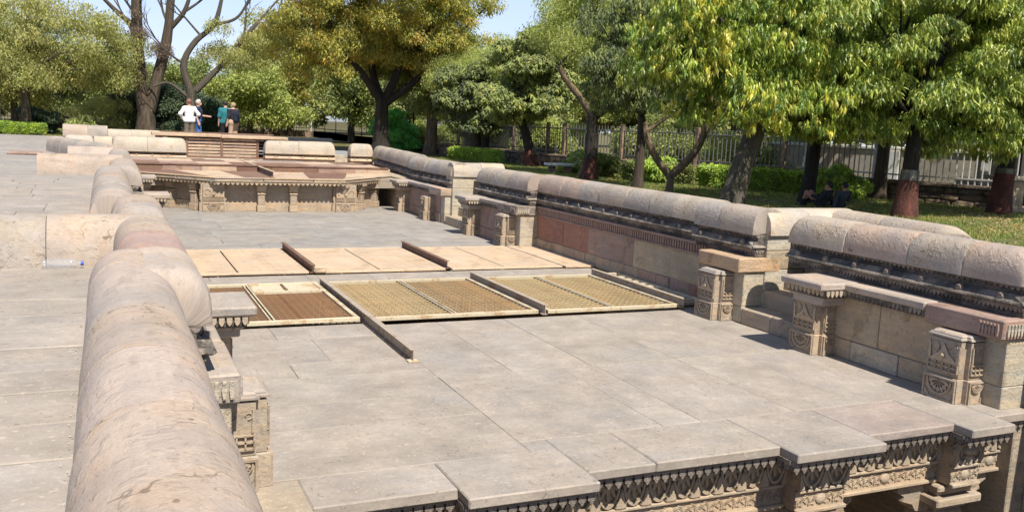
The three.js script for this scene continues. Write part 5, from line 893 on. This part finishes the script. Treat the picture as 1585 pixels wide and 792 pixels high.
// trees behind these, each with its own place along the back of the garden
for (const [x, d, h, w, pal, n, sp, label, bark] of [
  [-4.6, 58, 3.8, 3.2, PAL.olive, 6500, SPRAY.far, 'olive tree at the left edge behind the thin trunked one', M.bark],
  [.2, 58, 2.9, 2.6, PAL.green, 6500, SPRAY.far, 'green tree behind the left of the twin trunked bare tree', M.bark],
  [4.6, 62, 2.4, 2.4, PAL.green, 6500, SPRAY.far, 'dark tree low behind the twin trunked bare tree', M.barkDark],
  [7.9, 56, 2.8, 2.3, PAL.light, 7000, SPRAY.far, 'light green tree behind the crooked bare tree', M.bark],
  [11.0, 60, 5.0, 3.4, PAL.autumn, 7500, SPRAY.far, 'yellow green tree left behind the big yellowing tree', M.bark],
  [11.8, 47, 3.2, 2.6, PAL.green, 6500, SPRAY.far, 'green tree under the left side of the big yellowing tree', M.barkDark],
  [15.2, 52, 3.4, 2.8, PAL.mangoDark, 6500, SPRAY.far, 'dark green tree right under the big yellowing tree', M.barkDark],
  [18.0, 58, 3.6, 2.6, PAL.light, 7000, SPRAY.farFine, 'thin topped light green tree behind the feathery one', M.barkGrey],
  [20.4, 48, 3.4, 2.8, PAL.light, 9000, SPRAY.farFine, 'pale green tree beyond the rubble wall, left of the big hanging leaves', M.barkGrey],
  [19.5, 36, 4.4, 2.6, PAL.light, 9000, SPRAY.farFine, 'light green tree beyond the railing behind the red footed forked tree', M.barkGrey],
  [17.6, 27, 4.2, 2.3, PAL.green, 9000, SPRAY.neem, 'green tree beyond the railing left behind the big hanging leaved tree', M.bark],
  [20.2, 26, 4.8, 2.6, PAL.mangoLight, 9000, SPRAY.neem, 'tree beyond the railing right behind the big hanging leaved tree', M.bark],
  [22.0, 21, 4.6, 2.6, PAL.mangoLight, 9500, SPRAY.neem, 'tree beyond the railing behind the red footed trunk', M.bark],
  [21.5, 16.0, 4.3, 2.6, PAL.mangoLight, 9500, SPRAY.neem, 'tree beyond the wall above the white windowed building', M.bark],
  [16.9, 18.5, 3.6, 1.9, PAL.mangoDark, 8000, SPRAY.broad, 'dark tree at the rubble wall behind the plain dark trunk', M.barkDark],
]) {
  const rr0 = w * .85; tree('garden_tree', label, [x, d], { fork: Math.max(1.2, h - rr0 * .9), r: .10 + w * .03, bark, spray: sp, leaves: Math.round(n * .36), pal, size: [.85, 1.4], twigs: 14, crowns: [{ c: [x, h, d], r: [w, rr0, w * .85], n: 44, rb: w * .29, hollow: .3 }, { c: [x + tr_(-.6, .6) * w, h - rr0 * .55, d - .3], r: [w * .8, rr0 * .5, w * .6], n: 14, rb: w * .22, hollow: .2 }] });
}
// far-off wood that closes the view
{
  const g = thing('woodland', 'mass of far trees closing the view beyond the garden railing', 'woodland', [10, 0, 80]); g.userData.kind = 'stuff';
  const cl = []; for (let i = 0; i < 420; i++) { const f = TL(), x = -22 + f * 92, d = 84 - Math.max(0, x - 16) * .95 + tr_(-5, 6); cl.push({ c: V(x, tr_(.3, 3.2) + (x > 16 ? 2.2 : .6) * vnoise(x * .13, 1, 2), d), r: tr_(.8, 1.7) }); }
  leaves(g, 'foliage', SPRAY.big, fillClumps(cl, 30000), [...PAL.green, ...PAL.olive], [1.3, 2.4], LEAFM, 1);
}
// shrubs and hedges
function shrub(name, label, c, r, n, pal, spray, size, o = {}) {
  const t = thing(name, label, o.cat ?? 'shrub', [c[0], 0, c[2]], o.group);
  const st = []; for (let i = 0; i < 6; i++) { const a = i * 1.05; st.push(limb([V(c[0] + .05 * Math.cos(a), -.02, c[2] + .05 * Math.sin(a)), V(c[0] + r[0] * .3 * Math.cos(a), c[1] * .6, c[2] + r[2] * .3 * Math.sin(a)), V(c[0] + r[0] * .6 * Math.cos(a), c[1] * 1.1, c[2] + r[2] * .6 * Math.sin(a))], [.025, .018, .008], 5)); }
  part('stem', st, M.bark, t, 'stuff'); leaves(t, 'foliage', spray, fillClumps(clumps(c, r, o.n ?? 18, Math.min(...r) * .55, .2), n), pal, size, LEAFM, .9);
}
function hedge(label, P, w, h, n, pal = PAL.hedge) {
  const m = [(P[0][0] + P[1][0]) / 2, (P[0][1] + P[1][1]) / 2], t = thing('clipped_hedge', label, 'hedge', [m[0], 0, m[1]]), F = frame(P[0], P[1], [0, -1]), list = [], st = [];
  for (let i = 0; i < n; i++) { const s = TL(), a = tr_(0, F.len), q = s < .4 ? [h + tr_(-.07, .03), tr_(-w / 2, w / 2)] : [tr_(.08, h), (TL() < .5 ? -1 : 1) * (w / 2 + tr_(-.10, .03))]; const e = .05 * (vnoise(a * 2, q[0] * 3, 1) - .5); list.push(new THREE.Vector3(a, q[0] + e, q[1] + e).applyMatrix4(F.M)); }
  for (let a = .1; a < F.len; a += .22) st.push(put(limb([new THREE.Vector3(a, 0, 0), new THREE.Vector3(a + .03, h * .5, .04), new THREE.Vector3(a - .02, h * .9, -.05)], [.02, .015, .008], 5), F.M));
  part('stem', st, M.barkDark, t, 'stuff'); leaves(t, 'foliage', SPRAY.hedge, list, pal, [.9, 1.6], LEAFM, 1);
}
hedge('clipped yellow green hedge along the lawn right of the leaning trunk', [[13.2, 18.0], [14.7, 15.7]], .6, .42, 5200);
hedge('clipped green hedge in shade left of the leaning trunk', [[12.2, 19.9], [13.0, 18.5]], .6, .40, 3000, PAL.green);
hedge('low bright hedge at the far left end of the paved walk', [[-6.5, 44.0], [-2.35, 44.0]], 1.0, .42, 6000);
hedge('low yellow green hedge past the slanting parapet', [[11.2, 30.2], [11.9, 27.6]], .6, .35, 2600);
shrub('round_shrub', 'round bright green shrub right of the thick dark trunk', [11.3, .75, 37.5], [.85, .75, .8], 4200, PAL.bright, SPRAY.broad, [.8, 1.2]);
shrub('round_shrub', 'large dark shrub left of the people in white', [3.0, 1.1, 47.5], [2.3, 1.25, 1.4], 6500, PAL.dark, SPRAY.far, [.6, 1.0], { n: 30 });
shrub('round_shrub', 'small dark shrub in front of the railing at the far left', [-2.6, .55, 45.6], [.75, .55, .6], 2200, PAL.dark, SPRAY.broad, [.8, 1.3]);
shrub('round_shrub', 'small green shrub at the end of the paved walk', [-.9, .35, 44.6], [.8, .4, .5], 1800, PAL.green, SPRAY.broad, [.8, 1.3]);
shrub('leafy_shrub', 'leafy shrub right of the clipped hedge beside the dark trunk', [14.3, .32, 14.8], [.6, .36, .5], 2000, PAL.hedge, SPRAY.broad, [.6, .9]);
shrub('leafy_shrub', 'yellow green shrub between the pruned tree and the leaning trunk', [12.6, .3, 19.2], [.5, .32, .5], 1700, PAL.hedge, SPRAY.broad, [.7, 1.0]);
shrub('leafy_shrub', 'dark shrub behind the slim brown trunk', [12.0, .28, 21.2], [.6, .3, .5], 1600, PAL.green, SPRAY.broad, [.7, 1.1]);
shrub('leafy_shrub', 'sprawling weed at the foot of the red stone wall', [12.3, .3, 22.9], [.5, .35, .4], 900, PAL.light, SPRAY.broad, [.6, .9]);
shrub('dry_shrub', 'leafless grey scrub at the left under the olive tree', [-.1, .9, 47], [1.4, .9, 1.0], 900, PAL.olive, SPRAY.farFine, [.4, .7]);
for (const [i, x, d, pal] of [[0, 15.2, 30, PAL.light], [1, 16.2, 24.5, PAL.green], [2, 17.4, 21.0, PAL.light], [3, 14.6, 35.5, PAL.green], [4, 18.6, 27.5, PAL.light], [5, 14.2, 41, PAL.light]]) shrub('wild_shrub', ['wild shrub beyond the railing by the small leaning tree', 'wild shrub beyond the railing behind the forked tree', 'wild shrub beyond the railing behind the leaning trunk', 'wild shrub beyond the railing at the bushy tree', 'wild shrub well beyond the railing behind the pruned tree', 'wild shrub far beyond the railing under the feathery tree'][i], [x, .7, d], [1.5, .85, 1.0], 2200, pal, SPRAY.far, [.5, .9], { n: 22 });
// grass blades on the part of the lawn that shows
{
  const g = thing('grass', 'short grass of the lawn, green and yellowed', 'grass', [12, 0, 16]); g.userData.kind = 'stuff';
  const blades = []; const r = rng(9); for (let i = 0; i < 7; i++) { const a = r() * 6.28, h = rr(.03, .065, r), x = rr(-.03, .03, r), z = rr(-.03, .03, r), q = new THREE.BufferGeometry(); q.setAttribute('position', new THREE.BufferAttribute(new Float32Array([x - .005 * Math.cos(a), 0, z - .005 * Math.sin(a), x + .005 * Math.cos(a), 0, z + .005 * Math.sin(a), x + h * .5 * Math.sin(a), h, z - h * .5 * Math.cos(a)]), 3)); q.computeVertexNormals(); blades.push(q); }
  const bg = mergeGeometries(blades); bg.setAttribute('uv', new THREE.BufferAttribute(new Float32Array(bg.attributes.position.count * 2), 2));
  const list = []; for (let i = 0; i < 60000; i++) { const x = tr_(7.9, 16.5), d = tr_(5.5, 31); if (vnoise(x * 1.1, d * 1.1, 3) + TL() * .5 < .55 || (x < 8.8 && d < 9)) continue; list.push(V(x, -.02, d)); }
  for (let i = 0; i < 12000; i++) list.push(V(tr_(-9, 4), -.02, tr_(43.4, 58)));
  leaves(g, 'blades', bg, list, [[.09, .13, .02, 4], [.14, .175, .025, 4], [.24, .21, .05, 3], [.30, .23, .08, 2]], [.7, 1.3], LEAFM, .2);
  const fl = []; for (let i = 0; i < 9000; i++) { const x = tr_(8.2, 15), d = tr_(6, 14.5); if (vnoise(x * .9, d * .9, 8) > .34) fl.push(V(x, .008, d)); }
  const lg = leafGeo(.075, .028, .01, new THREE.Vector3(0, 0, 1)).toNonIndexed(); lg.computeVertexNormals(); lg.setAttribute('uv', new THREE.BufferAttribute(new Float32Array(lg.attributes.position.count * 2), 2));
  const lt = thing('fallen_leaves', 'dry yellow brown leaves scattered over the lawn under the trees', 'fallen leaves', [12, 0, 12]); lt.userData.kind = 'stuff';
  leaves(lt, 'leaf_litter', lg, fl, [[.26, .17, .06, 3], [.34, .25, .08, 3], [.18, .10, .04, 2]], [.7, 1.3], LEAFM, .25);
}
// ------------------------------------------------------------------ boundary: rubble wall, railings, buildings beyond
const WP = [[12.6, 37], [12.75, 25.6], [13.9, 20.3], [15.35, 15.6], [16.6, 12.6], [18.6, 7.5]];
{
  const r = rng(44);
  for (let k = 0; k < WP.length - 1; k++) {
    const F = frame(WP[k], WP[k + 1], [-1, 0]), n = ['far', 'second', 'third', 'fourth', 'fifth'][k];
    const w = thing('rubble_wall', ['low rubble wall at the far end of the right lawn', 'reddish rubble wall behind the leaning small tree', 'rubble wall in shade behind the clipped hedge', 'rubble wall behind the red footed trunk', 'dark rubble wall by the stone pedestal at the right edge'][k], 'rubble wall', [(WP[k][0] + WP[k + 1][0]) / 2, 0, (WP[k][1] + WP[k + 1][1]) / 2]);
    part('core', lblock(F, 0, F.len, -.1, .36, .06, .40, .01), M.mortar, w);
    let y = -.04, hgt = k < 1 ? .2 : .15; while (y < .31) { let t = rr(-.1, 0, r); const h = hgt * rr(.8, 1.15, r); while (t < F.len) { const l = rr(.26, .55, r); part('stone', lblock(F, Math.max(0, t) + .008, Math.min(F.len, t + l) - .008, y + .007, Math.min(.365, y + h) - .007, rr(-.02, .03, r), .2, .025, .016), pick(M.rubble, r), w); t += l; } y += h; }
    for (let t = 0; t < F.len; t += 1.5) part('coping_slab', lblock(F, t + .004, Math.min(F.len, t + 1.5) - .004, .365, .43, -.05, .45, .012, .006), k < 2 ? M.rubble[2] : M.rubble[1], w);
    // railing on it
    const f = thing('iron_railing', ['iron railing on the far rubble wall', 'iron railing above the reddish rubble wall', 'iron railing behind the clipped hedge', 'pale iron railing behind the red footed trunk', 'iron railing by the white windowed building'][k], 'railing', [(WP[k][0] + WP[k + 1][0]) / 2, .43, (WP[k][1] + WP[k + 1][1]) / 2]), m = k >= 3 ? M.ironPale : M.iron, pk = [];
    for (const yy of [.53, 1.22]) part('rail', lblock(F, 0, F.len, yy, yy + .035, .18, .21, .003), m, f);
    for (let t = .05; t < F.len; t += .13) pk.push(lblock(F, t, t + .022, .43, 1.36, .186, .204, .002));
    part('picket', pk, m, f, 'stuff');
    for (let t = .4; t < F.len; t += 2.6) part('post', lblock(F, t, t + .09, .43, 1.42, .15, .24, .006), k >= 3 ? M.white : M.rubble[2], f);
  }
}
{ // railing across the far end of the garden
  const P = [[-30, 60.5], [12.6, 60.5], [12.6, 37]];
  for (let k = 0; k < 2; k++) { const F = frame(P[k], P[k + 1], [0, -1]), f = thing('iron_railing', ['long iron railing across the far end of the garden', 'iron railing along the far right side of the garden'][k], 'railing', [(P[k][0] + P[k + 1][0]) / 2, 0, (P[k][1] + P[k + 1][1]) / 2]), pk = [];
    part('kerb_wall', lblock(F, 0, F.len, -.05, .38, -.1, .2, .02), M.rubble[0], f);
    for (const yy of [.55, 1.55]) part('rail', lblock(F, 0, F.len, yy, yy + .04, 0, .03, .003), M.iron, f);
    for (let t = .05; t < F.len; t += .16) pk.push(lblock(F, t, t + .026, .38, 1.72, .004, .026, .002)); part('picket', pk, M.iron, f, 'stuff');
    for (let t = .4; t < F.len; t += 3) part('post', lblock(F, t, t + .10, .36, 1.85, -.03, .07, .006), k ? M.iron : M.white, f); }
}
{ // white building with windows beyond the wall on the right
  const b = thing('white_building', 'white building with four dark barred windows behind the wall at the right', 'building', [22, 0, 16]);
  const F = frame([19.6, 16.9], [21.4, 11.6], [-.93, -.35]);
  part('wall', [lblock(F, 0, F.len, -.5, .30, 0, 3, .01), lblock(F, 0, F.len, .95, 3.0, .0, 3, .01), lblock(F, 0, F.len, .30, .95, .3, 3, .01)], M.white, b);
  for (let i = 0; i < 5; i++) { const t = i * 1.32; part('pier', lblock(F, t, t + .22, .301, .949, .0, .29, .01), M.white, b); if (i < 4) { const w = part('window', lblock(F, t + .22, t + 1.32, .31, .94, .2, .28, .004), M.glassDark, b); part('window_bars', [0, 1, 2, 3, 4, 5].map((j) => lblock(F, t + .32 + j * .17, t + .345 + j * .17, .31, .94, .16, .19, .002)), M.iron, w); part('sill', lblock(F, t + .2, t + 1.34, .25, .298, -.06, .2, .008), M.white, w); } }
  const c = thing('pale_building', 'long pale cream wall of a building beyond the railing behind the red footed trunk', 'building', [18.4, 0, 17.5]); const G = frame([16.9, 20.2], [19.5, 14.9], [-.9, -.44]);
  part('wall', lblock(G, 0, G.len, 0, 1.05, 0, 2, .02), M.paleGround, c); part('coping', lblock(G, 0, G.len, 1.05, 1.14, -.05, 2.05, .02), M.white, c);
  for (let t = 1; t < G.len; t += 2.2) part('pier', lblock(G, t, t + .3, 0, 1.049, -.06, .1, .01), M.white, c);
  const k = thing('dark_kiosk', 'dark boxy kiosk between the white building and the banded trunk', 'kiosk', [18.0, 0, 13.0]); const K = frame([17.75, 13.9], [18.6, 12.0], [-.9, -.4]);
  part('wall', lblock(K, 0, K.len, 0, 2.0, 0, 1.5, .02), M.dark, k); part('roof', lblock(K, -.1, K.len + .1, 2.0, 2.1, -.1, 1.6, .02), M.iron, k); part('door', lblock(K, .6, 1.3, .02, 1.8, -.03, .01, .008), M.iron, k);
  const p = thing('stone_pedestal', 'square stone pedestal with a flat slab top in front of the dark wall', 'pedestal', [16.0, 0, 12.1]); part('shaft', block(15.78, 16.22, 0, .62, 11.9, 12.3, .02, .006), M.carvedGrey[0], p); part('top_slab', block(15.66, 16.34, .62, .70, 11.78, 12.42, .015, .006), M.coping[0], p); part('foot', block(15.70, 16.30, -.02, .08, 11.82, 12.38, .015, .006), M.carvedGrey[1], p);
  const fs = thing('garden_bench', 'low stone slab bench on the grass by the red footed forked tree', 'bench', [11.5, 0, 22.4]); part('seat', block(11.1, 11.9, .20, .27, 22.2, 22.6, .015, .006), M.white, fs); for (const x of [11.2, 11.72]) part('leg', block(x, x + .1, -.02, .2, 22.25, 22.55, .01), M.rubble[0], fs);
}
renderer.render(scene, camera);
